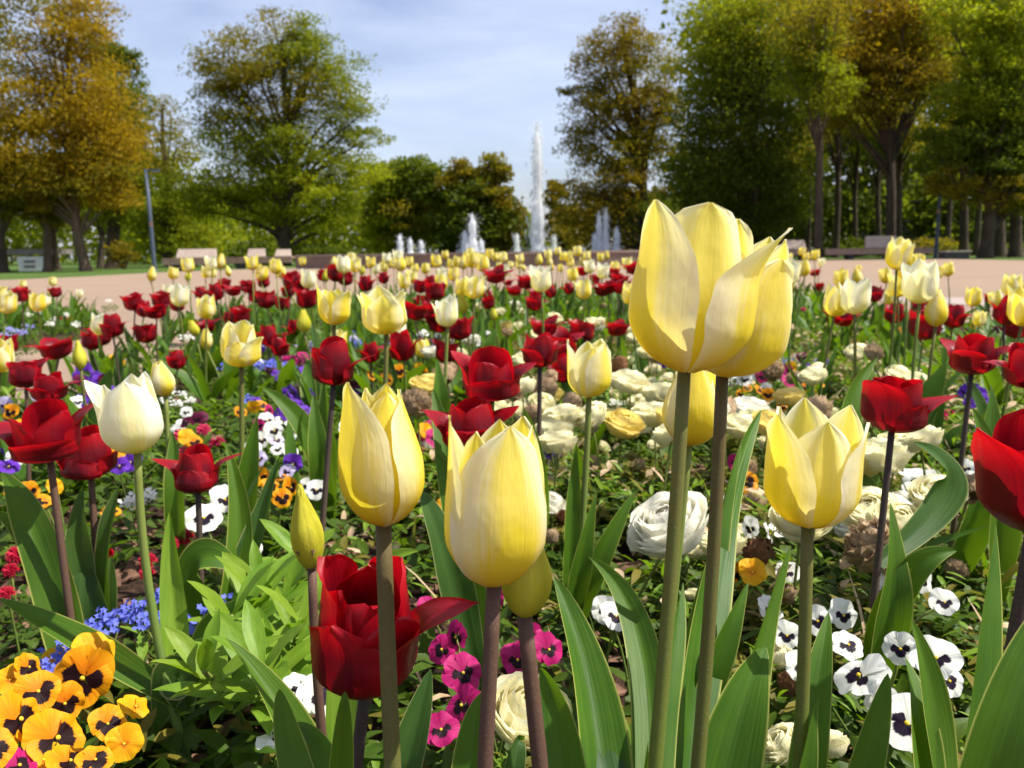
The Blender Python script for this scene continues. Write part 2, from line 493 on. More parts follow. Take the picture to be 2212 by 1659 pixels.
# pale paving band round the bed, seen at the right
band = []
pb = [(2700, 690), (2212, 668), (1980, 652), (1780, 648), (1560, 649)]
pt = [(1560, 639), (1780, 638), (1980, 640), (2212, 650), (2700, 668)]
sheet_poly('paving_band', [on_z(x, y, 0)[:2] for x, y in pb + pt], 0.004, M['paving'])
pb2 = [(-300, 735), (0, 700), (170, 680), (330, 668), (520, 655)]
pt2 = [(520, 649), (330, 660), (170, 671), (0, 688), (-300, 715)]

def blob_bed(name, outline, hgt, n_in=7):
    """a flower bed: soil mounded a little above the gravel"""
    P = np.array(outline, float)
    m = len(P)
    t = np.linspace(0, m, m * 8, endpoint=False)
    k = np.arange(m + 1)
    Q = np.concatenate([P, P[:1]])
    X = np.interp(t, k, Q[:, 0]); Y = np.interp(t, k, Q[:, 1])
    for _ in range(3):
        X = (np.roll(X, 1) + 2 * X + np.roll(X, -1)) / 4
        Y = (np.roll(Y, 1) + 2 * Y + np.roll(Y, -1)) / 4
    c = np.array([X.mean(), Y.mean()])
    mb = MB()
    rings = []
    for s_, z_ in [(1.0, -0.01), (0.985, 0.018), (0.96, 0.026), (0.90, hgt), (0.6, hgt), (0.3, hgt), (0.02, hgt)]:
        rings.append(np.stack([c[0] + (X - c[0]) * s_, c[1] + (Y - c[1]) * s_, np.full(len(X), z_)], -1))
    mb.grid(np.stack(rings), None, wrap=True)
    tag(mb.build(name, M['soil']), kind='structure')
    return np.stack([X, Y], -1)
BED = blob_bed('flower_bed_soil', [(-1.5, -0.6), (-1.75, 1.2), (-1.66, 2.4), (-1.58, 3.3), (-1.70, 4.2), (-2.1, 5.4), (-2.6, 6.6), (-2.2, 7.6), (-0.6, 8.2), (1.0, 8.1),
                                 (2.1, 7.3), (2.55, 5.9), (2.75, 4.9), (3.4, 4.3), (3.6, 3.0), (2.6, 1.2), (2.2, -0.6)], 0.03)
BED2 = blob_bed('side_bed_soil', [(-2.65, 4.55), (-4.6, 4.3), (-5.2, 5.4), (-4.2, 6.9), (-3.35, 6.6), (-2.75, 5.6)], 0.03)
def in_bed(x, y, bed=None, margin=0.93):
    bed = BED if bed is None else bed
    c = bed.mean(0)
    p = (np.array([x, y]) - c) / margin + c
    X, Y = bed[:, 0], bed[:, 1]
    X2, Y2 = np.roll(X, -1), np.roll(Y, -1)
    cond = ((Y > p[1]) != (Y2 > p[1]))
    xi = X + (p[1] - Y) / (Y2 - Y + 1e-12) * (X2 - X)
    return bool((cond & (p[0] < xi)).sum() % 2)
SOIL_Z = 0.03

# ------------------------------------------------------------------ tulip pieces
def petal(mb, th, H, R, W=1.0, o=0.7, flare=0.0, droop=0.0, blunt=0.0, wave=0.03, skew=0.0, kc=1.05, rs=1.0, fold=0.0, nu=21, nv=28, seed=0, base=0.13, belly=1.0, hs=1.0, mat=0, rib=0.022):
    rnd = random.Random(seed)
    v = np.linspace(0, 1, nv)[:, None]
    u = np.linspace(-1, 1, nu)[None, :]
    H = H * hs
    f = herm(v, [0, .1, .28, .48, .7, .87, 1], [base, .50, .93 * belly, 1.0 * belly, (1 + (o - 1) * .38), (1 + (o - 1) * .76), o]) * rs
    fl = np.clip((v - .62) / .38, 0, 1) ** 2
    f = f + flare * fl
    z = H * herm(v, [0, .1, .28, .6, 1], [0, .056, .235, .575, 1]) - droop * H * np.clip((v - .55) / .45, 0, 1) ** 2
    w = W * R * herm(v, [0, .1, .3, .5, .7, .82, .91, .965, 1], [.16, .52, .93, .98, .82 + .16 * blunt, .60 + .32 * blunt, .35 + .45 * blunt, .14 + .42 * blunt, .012 + .05 * blunt])
    if flare > 0.3:
        w = w * (1 - 0.18 * fl)
    kq = kc * (.93 if rs < .97 else 1.0)
    rc = R * rs * kq * np.clip(f / rs, .34, 1.0) + .60 * R * np.maximum(0, f / rs - 1)
    a = np.clip(u * w / rc, -1.5, 1.5)
    rad = f * R - rc * (1 - np.cos(a))
    lat = rc * np.sin(a)
    ph = rnd.random() * 6
    rad = rad + wave * R * np.sin(2.3 * PI * v + ph + u * 1.5) * np.abs(u) ** 2 * (0.3 + v)
    rad = rad + wave * 0.6 * R * np.sin(5.1 * PI * v + ph * 2) * np.abs(u) ** 4 * v
    rib = rib * np.clip(v * 2, 0, 1) * (1 - v ** 3)
    rad = rad - rib * R * np.exp(-(u / .15) ** 2) + rib * .5 * R * np.exp(-((np.abs(u) - .32) / .14) ** 2)
    if fold:
        rad = rad + fold * R * np.abs(u) * fl
    if nu > 12:
        rad = rad + R * (.010 * np.sin(u * 11 + ph * 3 + v * 2) + .012 * np.sin(u * 6 + ph) * np.sin(v * 7 + ph)) * np.clip(v * 1.6, 0, 1)
        w_ed = wave * .35 * R * np.sin(9 * PI * v + ph * 4) * np.abs(u) ** 5 * np.clip(v * 2 - .4, 0, 1)
        rad = rad + w_ed
    lat = lat + skew * R * v ** 2
    ct, st = math.cos(th), math.sin(th)
    V = np.stack([rad * ct - lat * st, rad * st + lat * ct, z + 0 * u], -1)
    UV = np.stack([np.broadcast_to(u * .5 + .5, (nv, nu)), np.broadcast_to(v, (nv, nu))], -1)
    mb.grid(V, UV, mat)

def leaf_strip(mb, p0, p1, p2, width, face, fold=0.25, wave=0.15, n=16, m=7, seed=0, twist=0.0, keys=None, mat=0):
    """a strap leaf along the curve p0 p1 p2; face: the way its upper side looks"""
    rnd = random.Random(seed)
    t = np.linspace(0, 1, n)[:, None]
    p0, p1, p2 = [np.asarray(p, float) for p in (p0, p1, p2)]
    c = (1 - t) ** 2 * p0 + 2 * t * (1 - t) * p1 + t * t * p2
    tg = nrm(np.gradient(c, axis=0))
    fc = np.asarray(face, float)
    side = nrm(np.cross(tg, fc))
    nor = nrm(np.cross(side, tg))
    if twist:
        a = (t ** 1.3) * twist
        side, nor = side * np.cos(a) + nor * np.sin(a), nor * np.cos(a) - side * np.sin(a)
    kx, ky = keys or ([0, .08, .3, .5, .75, .9, .97, 1], [.42, .60, .95, 1, .72, .36, .15, .015])
    w = width * .5 * herm(t, kx, ky)
    u = np.linspace(-1, 1, m)[None, :]
    ph = rnd.random() * 6
    lift = fold * np.abs(u) ** 1.4 * w + wave * w * np.sin(3.6 * PI * t + ph + np.sign(u) * 1.1) * np.abs(u) ** 2
    lift = lift - .06 * w * np.exp(-(u / .15) ** 2)
    x = u * w * np.cos(fold * .6)
    V = c[:, None, :] + side[:, None, :] * x[..., None] + nor[:, None, :] * lift[..., None]
    UV = np.stack([np.broadcast_to(u * .5 + .5, (n, m)), np.broadcast_to(t, (n, m))], -1)
    mb.grid(V, UV, mat)

def bloom_petals(style, seed, H, R):
    """a list of petal settings, inner three first"""
    r = random.Random(seed)
    P = []
    a0 = r.random() * 2 * PI
    for i in range(6):
        inner = i < 3
        th = a0 + (i % 3) * 2 * PI / 3 + (PI / 3 if inner else 0) + r.uniform(-.12, .12)
        d = dict(th=th, H=H, R=R, rs=.85 if inner else 1.0, seed=seed * 13 + i, wave=.04, skew=r.uniform(-.08, .08))
        if style == 'closed':
            d.update(o=r.uniform(.26, .42), W=1.16, hs=r.uniform(.93, 1.04), kc=.95)
        elif style == 'goblet':
            d.update(o=r.uniform(.78, .98), W=1.0, hs=r.uniform(.88, 1.05), flare=r.uniform(0, .14), blunt=r.uniform(0, .2))
        elif style == 'vase':
            d.update(o=r.uniform(.88, 1.12), W=.98, hs=r.uniform(.86, 1.06), flare=r.uniform(.05, .45))
        elif style == 'bud':
            d.update(o=.10, W=1.22, hs=r.uniform(.96, 1.0), kc=.92, wave=.01, rib=.02)
        elif style == 'cup':
            d.update(o=r.uniform(.85, 1.1), W=1.08, blunt=.5, hs=r.uniform(.8, 1.04), flare=r.uniform(0, .4), wave=.10)
        elif style == 'flare':
            if inner:
                d.update(o=r.uniform(.75, .95), W=1.05, blunt=.5, hs=1.02, wave=.05)
            else:
                d.update(o=1.3, W=.92, blunt=.15, hs=.86, flare=r.uniform(.55, 1.0), droop=r.uniform(.05, .28), wave=.07, fold=-.1)
        elif style == 'open':
            d.update(o=r.uniform(1.2, 1.5), W=1.0, blunt=.35, hs=r.uniform(.72, .98), flare=r.uniform(.2, .8), droop=r.uniform(0, .2), wave=.11)
        P.append(d)
    return P

def receptacle(name, H, R, parent, stem_m):
    mb = MB()
    mb.ball((0, 0, 0.0015), 0.0042, 10, 6, 0, .7)
    mb.tube([(0, 0, .002), (0, 0, H * .22), (0, 0, H * .30)], [.0035, .0035, .0042], 6, 1)
    for k in range(6):
        a = k * PI / 3
        mb.tube([(.004 * math.cos(a), .004 * math.sin(a), .004), (.010 * math.cos(a), .010 * math.sin(a), H * .28)], [.0009, .0016], 4, 2)
    return mb.build(name, [stem_m, M['leaf_bright'], M['stamen']], parent)

MESHES = {}
def bloom_mesh(style, var, col):
    """shared mesh of a whole bloom 1 m tall in its own units (scaled when placed)"""
    key = (style, var, col)
    if key not in MESHES:
        asp = {'closed': .30, 'goblet': .385, 'vase': .38, 'bud': .22, 'cup': .50, 'flare': .44, 'open': .52}[style]
        mb = MB()
        for d in bloom_petals(style, var * 7 + 3 + sum(map(ord, style)), 1.0, asp):
            d.update(nu=9, nv=11)
            petal(mb, **d)
        MESHES[key] = mb.mesh('tulip_bloom', M[col])
    return MESHES[key]
def leaf_mesh(var):
    """shared leaf of unit length growing from the origin towards +X and up"""
    key = ('leaf', var)
    if key not in MESHES:
        r = random.Random(var + 50)
        mb = MB()
        el = [1.35, 1.2, 1.05, .85, 1.28, 1.1][var % 6]
        tip = np.array([math.cos(el), r.uniform(-.12, .12), math.sin(el)]) * 1.0
        if var % 3 == 2:
            tip[2] -= .22; tip[0] += .16
        mid = np.array([tip[0] * .28, 0, tip[2] * .62])
        leaf_strip(mb, (0, 0, 0), mid, tip, r.uniform(.17, .27), (-.9, 0, .5), r.uniform(.2, .55), r.uniform(.08, .22), 11, 5, var, r.uniform(-.7, .7))
        MESHES[key] = mb.mesh('tulip_leaf', M['leaf'] if var % 4 else M['leaf_blue'])
    return MESHES[key]

def stem_tube(mb, a, b, bend, r0, r1, k=8, n=9):
    a, b, bend = np.asarray(a, float), np.asarray(b, float), np.asarray(bend, float)
    t = np.linspace(0, 1, n)[:, None]
    pts = a * (1 - t) + b * t + bend * (4 * t * (1 - t))
    mb.tube(pts, np.linspace(r0, r1, n), k)
    return pts

PLACED = []      # (object, category key, colour word, pixel x, pixel y) for the labels written at the end
# ------------------------------------------------------------------ the tulips nearest to the camera, each with its own petals and leaves
ROOTS = {}
def hero(key, label, mat, base, depth, low, H, R, petals, tilt=(0, 0), stem='stem_olive', sr=.0036, group='yellow and cream tulips', sd=None, bend=(0, 0, 0), name='tulip', desc='cream', lean_d=0.0):
    B = at(base[0], base[1], depth)
    Q = at(low[0], low[1], depth if sd is None else sd)
    d = Q - B
    if d.z > -0.01: d = Vector((0, 0, -1))
    k = (SOIL_Z - B.z) / d.z
    root = B + d * k
    root.z = SOIL_Z
    t = thing(name, label, 'tulip', root, 0, group)
    ROOTS[key] = (t, root, B, np.array(bend, float))
    mb = MB()
    stem_tube(mb, (0, 0, -.01), B - root, bend, sr * 1.25, sr, 12, 14)
    mb.build('stem', M[stem], t)
    bl = receptacle('bloom', H, R, t, M[stem])
    bl.location = B - root
    bl.rotation_euler = (math.radians(tilt[1]), math.radians(tilt[0]), 0)
    for i, p in enumerate(petals):
        p = dict(p)
        p['th'] = math.radians(p['th'])
        p.setdefault('H', H); p.setdefault('R', R); p.setdefault('seed', i + len(label))
        m_ = p.pop('m', mat)
        q = MB()
        petal(q, **p)
        q.build('petal', M[m_], bl)
    PLACED.append((t, None, desc, *proj(B)[:2]))
    return t
def hleaf(key, tip, td, w, mid=None, md=None, face=(0, -1, .3), mat='leaf', s=0.02, **kw):
    """a leaf of that tulip: from the foot of its stem through a point seen at mid to a tip seen at tip"""
    t, root, B, bend = ROOTS[key]
    p0 = (B - root) * s
    p2 = at(tip[0], tip[1], td) - root
    if mid is not None:
        mm = at(mid[0], mid[1], md or td) - root
        la, lb = (mm - p0).length, (p2 - mm).length
        q = min(max(la / (la + lb), .3), .72)
        p1 = (mm - (1 - q) ** 2 * p0 - q * q * p2) / (2 * q * (1 - q))
    else:
        p1 = Vector(((p0.x * .45 + p2.x * .55), (p0.y * .45 + p2.y * .55), p2.z * .62))
    kw.setdefault('wave', .17)
    kw.setdefault('twist', random.Random(int(tip[0] * 3 + tip[1])).uniform(-.45, .45))
    mb = MB()
    leaf_strip(mb, p0, p1, p2, 1.2 * w * td / FPX, face, n=30, m=9, seed=len(ROOTS) * 7 + int(tip[0]), **kw)
    return mb.build('leaf', M[mat], t)

YG = 'yellow and cream tulips'
RG = 'dark red tulips'
# petal angles: -90 faces the camera, 0 is right, 90 away, 180 left
hero('tall', 'tallest pale yellow goblet tulip at the front with its tips above the far wall', 'petal_cream', (1478, 803), .404, (1398, 1640), .0795, .0305, [
    dict(th=88, rs=.84, o=.80, W=1.02, hs=.97), dict(th=-92, rs=.82, o=.62, W=1.16, hs=1.035, rib=.06, wave=.02, blunt=.5), dict(th=158, rs=.87, o=.74, W=.95, hs=1.02),
    dict(th=30, rs=.90, o=.88, W=.98, hs=.99, blunt=.1), dict(th=-156, o=.84, W=1.04, hs=1.03, flare=.05, wave=.03, skew=-.05, blunt=.18), dict(th=-27, o=.96, W=1.10, hs=.93, flare=.40, wave=.04, skew=.10)],
    (6, -2), 'stem_olive', .0034, bend=(.004, 0, 0), sd=.40)
hero('tall_back', 'pale yellow tulip crowded close behind the right side of the tallest one', 'petal_cream', (1560, 811), .432, (1500, 1500), .0755, .0285, [
    dict(th=100, rs=.84, o=.7, W=1.02, hs=.95), dict(th=-130, rs=.85, o=.6, W=1.1, hs=.9), dict(th=12, rs=.88, o=.78, W=.95, hs=1.0, blunt=.1),
    dict(th=50, o=.82, W=1.0, hs=1.0), dict(th=170, o=.7, W=1.05, hs=.9), dict(th=-60, o=.82, W=1.22, hs=.87, wave=.05, blunt=.2)],
    (9, 4), 'stem_brown', .0035, bend=(.005, 0, 0))
hero('between', 'slim bright yellow tulip standing low between the stems of the tall pair', 'petal_yellow', (1487, 962), .63, (1440, 1420), .068, .0225, [
    dict(th=90, rs=.84, o=.5, W=1.05), dict(th=-150, rs=.85, o=.4, W=1.1), dict(th=-30, rs=.85, o=.45, W=1.1),
    dict(th=30, o=.5, W=1.1), dict(th=150, o=.5, W=1.1), dict(th=-85, o=.42, W=1.15, skew=-.15, wave=.06)], (5, 0), 'stem_green', .0034)
hero('left_bud', 'half closed lemon yellow tulip with one petal standing off at the left', 'petal_yellow', (828, 1133), .41, (856, 1659), .0735, .0215, [
    dict(th=75, rs=.84, o=.40, W=1.12, hs=.98), dict(th=-80, rs=.80, o=.28, W=1.1, hs=.94, skew=.15, rib=.07), dict(th=170, rs=.85, o=.42, W=1.1, hs=.96),
    dict(th=10, o=.42, W=1.25, hs=.95, wave=.03), dict(th=100, o=.4, W=1.1, hs=.93), dict(th=-143, o=.78, W=1.38, hs=1.02, wave=.02, rib=.02, kc=1.0, skew=-.05)],
    (1, 0), 'stem_brown', .0041, bend=(-.002, 0, 0), desc='yellow')
hero('front_mid', 'large pale yellow tulip on a purplish stem in front of the purple-red pansies', 'petal_yellow', (1067, 1263), .385, (1043, 1659), .0795, .0238, [
    dict(th=85, rs=.84, o=.72, W=1.0, hs=.98), dict(th=-128, rs=.84, o=.72, W=1.05, hs=.97, rib=.09), dict(th=-10, rs=.85, o=.8, W=1.0, hs=.99),
    dict(th=50, o=.80, W=1.05, hs=1.0), dict(th=176, o=.88, W=1.05, hs=1.03, flare=.05), dict(th=-66, o=.62, W=1.42, hs=1.01, wave=.03, rib=.015, m='petal_cream')],
    (2, -1), 'stem_purple', .0036, bend=(.001, 0, 0), desc='yellow')
hero('green_bud', 'closed greenish yellow tulip bud tucked behind the large tulip on the purplish stem', 'petal_bud', (1133, 1332), .415, (1168, 1659), .052, .0128, [
    dict(th=90, rs=.85, o=.12, W=1.2, kc=.92), dict(th=-150, rs=.85, o=.12, W=1.2, kc=.92), dict(th=-30, rs=.85, o=.12, W=1.2, kc=.92),
    dict(th=30, o=.12, W=1.25, kc=.92, wave=.01), dict(th=-148, o=.12, W=1.3, kc=.92, wave=.01), dict(th=-42, o=.12, W=1.3, kc=.92, wave=.01)],
    (4, 0), 'stem_purple', .0040, desc='green')
hero('right_cup', 'wide open yellow goblet tulip showing six tips, beside the white ranunculus at right', 'petal_cream', (1744, 1136), .455, (1716, 1659), .068, .0255, [
    dict(th=92, rs=.85, o=.92, W=.96, hs=1.03), dict(th=-92, rs=.84, o=.72, W=1.05, hs=.95, rib=.07), dict(th=150, rs=.87, o=.94, W=.92, hs=.98),
    dict(th=28, o=1.0, W=.95, hs=1.0), dict(th=-160, o=1.02, W=.98, hs=.98, flare=.04, m='petal_yellow'), dict(th=-22, o=.97, W=1.0, hs=.93, flare=.05, wave=.05)],
    (2, 2), 'stem_olive', .0035, bend=(.003, 0, 0))
hero('small_bud', 'small pointed yellow-green bud above the big red tulip', 'petal_bud', (674, 1230), .53, (682, 1300), .059, .0106, [
    dict(th=90, rs=.85, o=.08, W=1.2, kc=.92), dict(th=-150, rs=.85, o=.08, W=1.2, kc=.92), dict(th=-30, rs=.85, o=.08, W=1.2, kc=.92),
    dict(th=30, o=.08, W=1.25, kc=.92, wave=.01), dict(th=-120, o=.08, W=1.3, kc=.92, wave=.01), dict(th=-25, o=.08, W=1.3, kc=.92, wave=.01)],
    (-5, 0), 'stem_purple', .0030, desc='green', bend=(-.006, 0, 0))
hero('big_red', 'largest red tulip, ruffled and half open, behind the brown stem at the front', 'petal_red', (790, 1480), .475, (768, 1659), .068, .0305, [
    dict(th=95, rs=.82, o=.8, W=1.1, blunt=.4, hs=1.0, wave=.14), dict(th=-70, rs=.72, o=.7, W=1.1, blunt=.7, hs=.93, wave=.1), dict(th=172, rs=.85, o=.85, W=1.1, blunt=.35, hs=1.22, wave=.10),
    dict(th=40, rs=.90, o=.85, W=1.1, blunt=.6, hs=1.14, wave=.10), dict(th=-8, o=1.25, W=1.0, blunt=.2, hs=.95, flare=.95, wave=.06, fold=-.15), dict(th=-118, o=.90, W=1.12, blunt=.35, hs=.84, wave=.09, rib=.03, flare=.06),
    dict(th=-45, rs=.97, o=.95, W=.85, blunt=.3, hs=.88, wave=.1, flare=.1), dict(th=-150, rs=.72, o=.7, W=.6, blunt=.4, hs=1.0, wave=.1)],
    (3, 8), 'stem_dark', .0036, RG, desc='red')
hero('edge_red', 'big red tulip cut off by the right edge, one petal curling out to a point', 'petal_red', (2232, 1145), .46, (2200, 1330), .066, .0290, [
    dict(th=80, rs=.84, o=.9, W=1.1, blunt=.5, hs=1.0), dict(th=-100, rs=.8, o=.75, W=1.1, blunt=.4, hs=.85), dict(th=170, rs=.85, o=.9, W=1.0, blunt=.3, hs=.8),
    dict(th=20, o=1.1, W=1.1, blunt=.4, hs=1.0), dict(th=-60, o=.95, W=1.25, blunt=.5, hs=.72, flare=.2, wave=.06), dict(th=-165, o=1.15, W=1.05, blunt=.05, hs=1.02, flare=.35, wave=.05, fold=-.1)],
    (-4, 3), 'stem_dark', .0040, RG, desc='red')
hero('right_red', 'red tulip with a petal pointing right, above the pink daisies at right', 'petal_red', (1926, 932), .80, (1906, 1120), .0555, .0300, [
    dict(th=85, rs=.84, o=.85, W=1.1, blunt=.6, hs=.95), dict(th=-30, rs=.81, o=.9, W=1.3, blunt=.8, hs=.98, wave=.04), dict(th=150, rs=.85, o=.85, W=1.0, blunt=.5, hs=.95),
    dict(th=8, o=1.25, W=.85, hs=.70, flare=1.05, droop=.06, wave=.05, fold=-.1), dict(th=-150, o=1.0, W=1.2, blunt=.6, hs=.98, flare=.15), dict(th=-55, o=.95, W=1.0, blunt=.4, hs=.62, flare=.1)],
    (2, 2), 'stem_dark', .0032, RG, desc='red')
hero('right_red_up', 'dark red tulip with flat spreading petals, above the purple pansies at right', 'petal_red', (2098, 809), 1.08, (2085, 920), .053, .028, [dict(p, th=math.degrees(p['th']), H=.053, R=.028) for p in bloom_petals('flare', 5, .053, .028)],
    (0, 2), 'stem_dark', .0032, RG, desc='red')
hero('right_red_edge', 'red tulip half cut by the right edge with a petal arching left', 'petal_red', (2225, 838), .98, (2205, 960), .053, .028, [dict(p, th=math.degrees(p['th']), H=.053, R=.028) for p in bloom_petals('flare', 11, .053, .028)],
    (-6, 2), 'stem_purple', .0032, RG, desc='red')
hero('left_white', 'white goblet tulip with a yellow stripe on a curved green stem at left', 'petal_white', (297, 978), .72, (372, 1390), .0695, .0258, [
    dict(th=90, rs=.85, o=.82, W=1.0, hs=1.0), dict(th=-125, rs=.85, o=.78, W=1.1, hs=.96), dict(th=25, rs=.85, o=.8, W=1.0, hs=1.0),
    dict(th=60, o=.85, W=1.0, hs=1.0), dict(th=172, o=.95, W=1.0, hs=1.0, flare=.42), dict(th=-62, o=.78, W=1.25, hs=.99)],
    (-5, 3), 'stem_green', .0034, bend=(-.012, 0, 0), desc='white')
hero('left_cream_bud', 'plump closed cream bud just right of the white tulip', 'petal_cream', (358, 856), 1.12, (366, 1020), .050, .0165, [dict(p, th=math.degrees(p['th']), H=.05, R=.0165) for p in bloom_petals('closed', 3, .05, .0165)], (-8, 0), 'stem_green', .0031)
hero('left_red_open', 'wide open red tulip with petals spread like a star at left', 'petal_red', (108, 992), .78, (130, 1160), .055, .0305, [
    dict(th=92, rs=.85, o=.85, W=1.1, blunt=.6, hs=1.02), dict(th=-140, rs=.85, o=1.0, W=.95, blunt=.5, hs=.85), dict(th=-15, rs=.85, o=.95, W=1.0, blunt=.4, hs=.9),
    dict(th=25, o=1.2, W=1.0, blunt=.35, hs=.9, flare=.35), dict(th=178, o=1.35, W=1.0, blunt=.1, hs=.80, flare=.95, droop=.10), dict(th=-75, o=1.1, W=1.25, blunt=.4, hs=.55, flare=.3, droop=.05)],
    (-2, 6), 'stem_purple', .0033, RG, desc='red')
hero('left_red_flare', 'red tulip with two petals swept out sideways, left of the white tulip', 'petal_red', (197, 1030), .86, (205, 1170), .053, .0275, [
    dict(th=85, rs=.85, o=.8, W=1.05, blunt=.6, hs=1.0), dict(th=-130, rs=.81, o=.8, W=1.0, blunt=.5, hs=.75), dict(th=-40, rs=.84, o=.75, W=1.15, blunt=.7, hs=.96),
    dict(th=2, o=1.2, W=.85, hs=.78, flare=1.05, droop=.06, fold=-.1), dict(th=-178, o=1.2, W=.9, hs=.70, flare=.65, droop=.10), dict(th=-95, o=.85, W=1.0, blunt=.5, hs=.5)],
    (0, 4), 'stem_purple', .0032, RG, desc='red')
hero('left_red_low', 'bright red tulip with two curled side petals, right of the white tulip', 'petal_red', (428, 1062), .90, (430, 1130), .0515, .0235, [
    dict(th=88, rs=.85, o=.85, W=1.1, blunt=.6, hs=1.0), dict(th=-120, rs=.85, o=.75, W=1.1, blunt=.5, hs=.95), dict(th=-50, rs=.85, o=.72, W=1.1, blunt=.7, hs=.92),
    dict(th=15, o=1.2, W=.85, hs=.85, flare=.95, droop=.08), dict(th=172, o=1.2, W=.85, hs=.82, flare=1.05, droop=.12), dict(th=-88, o=.8, W=1.1, blunt=.4, hs=.6)],
    (0, 2), 'stem_dark', .0032, RG, desc='red')
hero('left_red_tiny', 'small ragged red tulip low on bare soil at left', 'petal_red', (207, 1260), .88, (200, 1300), .043, .0150, [dict(p, th=math.degrees(p['th']), H=.043, R=.016) for p in bloom_petals('cup', 9, .043, .016)], (4, 0), 'stem_green', .0028, RG, desc='red')
hero('left_red_upper', 'rounded red tulip before the gravel path at left edge', 'petal_red', (57, 838), 1.45, (60, 960), .052, .026, [dict(p, th=math.degrees(p['th']), H=.052, R=.026) for p in bloom_petals('cup', 21, .052, .026)], (0, 0), 'stem_purple', .0032, RG, desc='red')
hero('left_red_spread', 'dark red tulip with drooping outer petals above the star shaped red tulip', 'petal_red', (110, 868), 1.3, (112, 980), .046, .026, [dict(p, th=math.degrees(p['th']), H=.046, R=.026) for p in bloom_petals('flare', 31, .046, .026)], (0, 4), 'stem_purple', .0032, RG, desc='red')
hero('folded', 'cream double tulip with one petal folded inwards, left of the yellow pair', 'petal_cream', (522, 792), 1.17, (522, 1030), .066, .0275, [
    dict(th=90, rs=.85, o=.75, W=1.05, blunt=.3), dict(th=-150, rs=.81, o=.72, W=1.1, hs=.98), dict(th=20, rs=.85, o=.78, W=1.0, hs=.94, blunt=.3),
    dict(th=150, o=.85, W=1.05, hs=.98), dict(th=-20, o=1.05, W=1.0, hs=.72, flare=.2, blunt=.4), dict(th=-85, rs=1.02, o=.75, W=1.0, hs=.62, blunt=.7, kc=.8)],
    (3, 4), 'stem_olive', .0035)
hero('mid_yellow', 'yellow goblet tulip left of the ragged cream one, its stem crossing a red tulip', 'petal_yellow', (722, 702), 1.36, (714, 960), .067, .0265, [dict(p, th=math.degrees(p['th']), H=.067, R=.0265) for p in bloom_petals('vase', 4, .067, .0265)], (3, 0), 'stem_olive', .0034, desc='yellow')
hero('mid_ragged', 'wide ragged cream and yellow tulip in mid bed, right of the yellow goblet', 'petal_cream', (835, 722), 1.16, (832, 850), .068, .0315, [dict(p, th=math.degrees(p['th']), H=.068, R=.0315) for p in bloom_petals('vase', 6, .068, .0315)], (-4, 3), 'stem_olive', .0035)
hero('mid_white', 'slender white goblet tulip, alone above the dark reds in mid bed', 'petal_white', (967, 706), 1.70, (958, 880), .0645, .0245, [dict(p, th=math.degrees(p['th']), H=.0645, R=.0235) for p in bloom_petals('vase', 8, .0645, .0235)], (-3, 0), 'stem_green', .0033, desc='white')
hero('mid_cream', 'cream goblet tulip among the ranunculus, left of the tall pair', 'petal_cream', (1272, 858), .96, (1245, 1190), .068, .0262, [
    dict(th=92, rs=.85, o=.9, W=1.0, hs=.96), dict(th=-80, rs=.84, o=.78, W=1.1, hs=.90, blunt=.2), dict(th=20, rs=.85, o=.85, W=1.0, hs=.97),
    dict(th=55, o=.95, W=1.0, hs=1.0, wave=.07), dict(th=178, o=1.02, W=1.05, hs=1.02, wave=.06), dict(th=-45, o=.85, W=1.1, hs=.95)],
    (1, 0), 'stem_green', .0036, bend=(.004, 0, 0))
hero('mid_red', 'open dark red tulip above the cream ranunculus in mid bed', 'petal_red', (1062, 862), .88, (1058, 960), .0535, .0305, [
    dict(th=90, rs=.85, o=.9, W=1.15, blunt=.7, hs=1.02), dict(th=-120, rs=.7, o=.8, W=.8, blunt=.7, hs=.85), dict(th=-20, rs=.75, o=.85, W=.9, blunt=.6, hs=.8),
    dict(th=10, o=1.15, W=1.0, blunt=.4, hs=.72, flare=.45), dict(th=165, o=1.1, W=1.05, blunt=.3, hs=.98, flare=.4), dict(th=-78, o=1.0, W=1.3, blunt=.4, hs=.56, flare=.08)],
    (0, 6), 'stem_green', .0034, RG, desc='red')
hero('mid_red_low', 'dark red tulip half hidden behind the large pale yellow tulip', 'petal_red', (1018, 975), .84, (1022, 1060), .053, .030, [dict(p, th=math.degrees(p['th']), H=.053, R=.030) for p in bloom_petals('flare', 44, .053, .030)], (0, 3), 'stem_dark', .0033, RG, desc='red')
hero('mid_red_left', 'tall red tulip with an arching right petal behind a yellow stem', 'petal_red', (720, 832), 1.0, (712, 930), .057, .0255, [
    dict(th=90, rs=.85, o=.8, W=1.1, blunt=.5, hs=1.05), dict(th=-110, rs=.81, o=.7, W=1.1, blunt=.5, hs=.9), dict(th=-30, rs=.85, o=.75, W=1.25, blunt=.7, hs=1.03),
    dict(th=0, o=1.2, W=.9, hs=.70, flare=1.0, droop=.0, fold=-.1), dict(th=180, o=.98, W=1.1, blunt=.5, hs=.82), dict(th=-140, o=.9, W=1.1, blunt=.5, hs=.75)],
    (2, 2), 'stem_dark', .0033, RG, desc='red')
hero('mid_red_right', 'dark red tulip with a curled petal at its left, left of the cream goblet', 'petal_red', (1166, 794), 1.2, (1165, 900), .050, .0255, [dict(p, th=math.degrees(p['th']), H=.050, R=.0255) for p in bloom_petals('flare', 52, .050, .0255)], (0, 3), 'stem_dark', .0033, RG, desc='red')

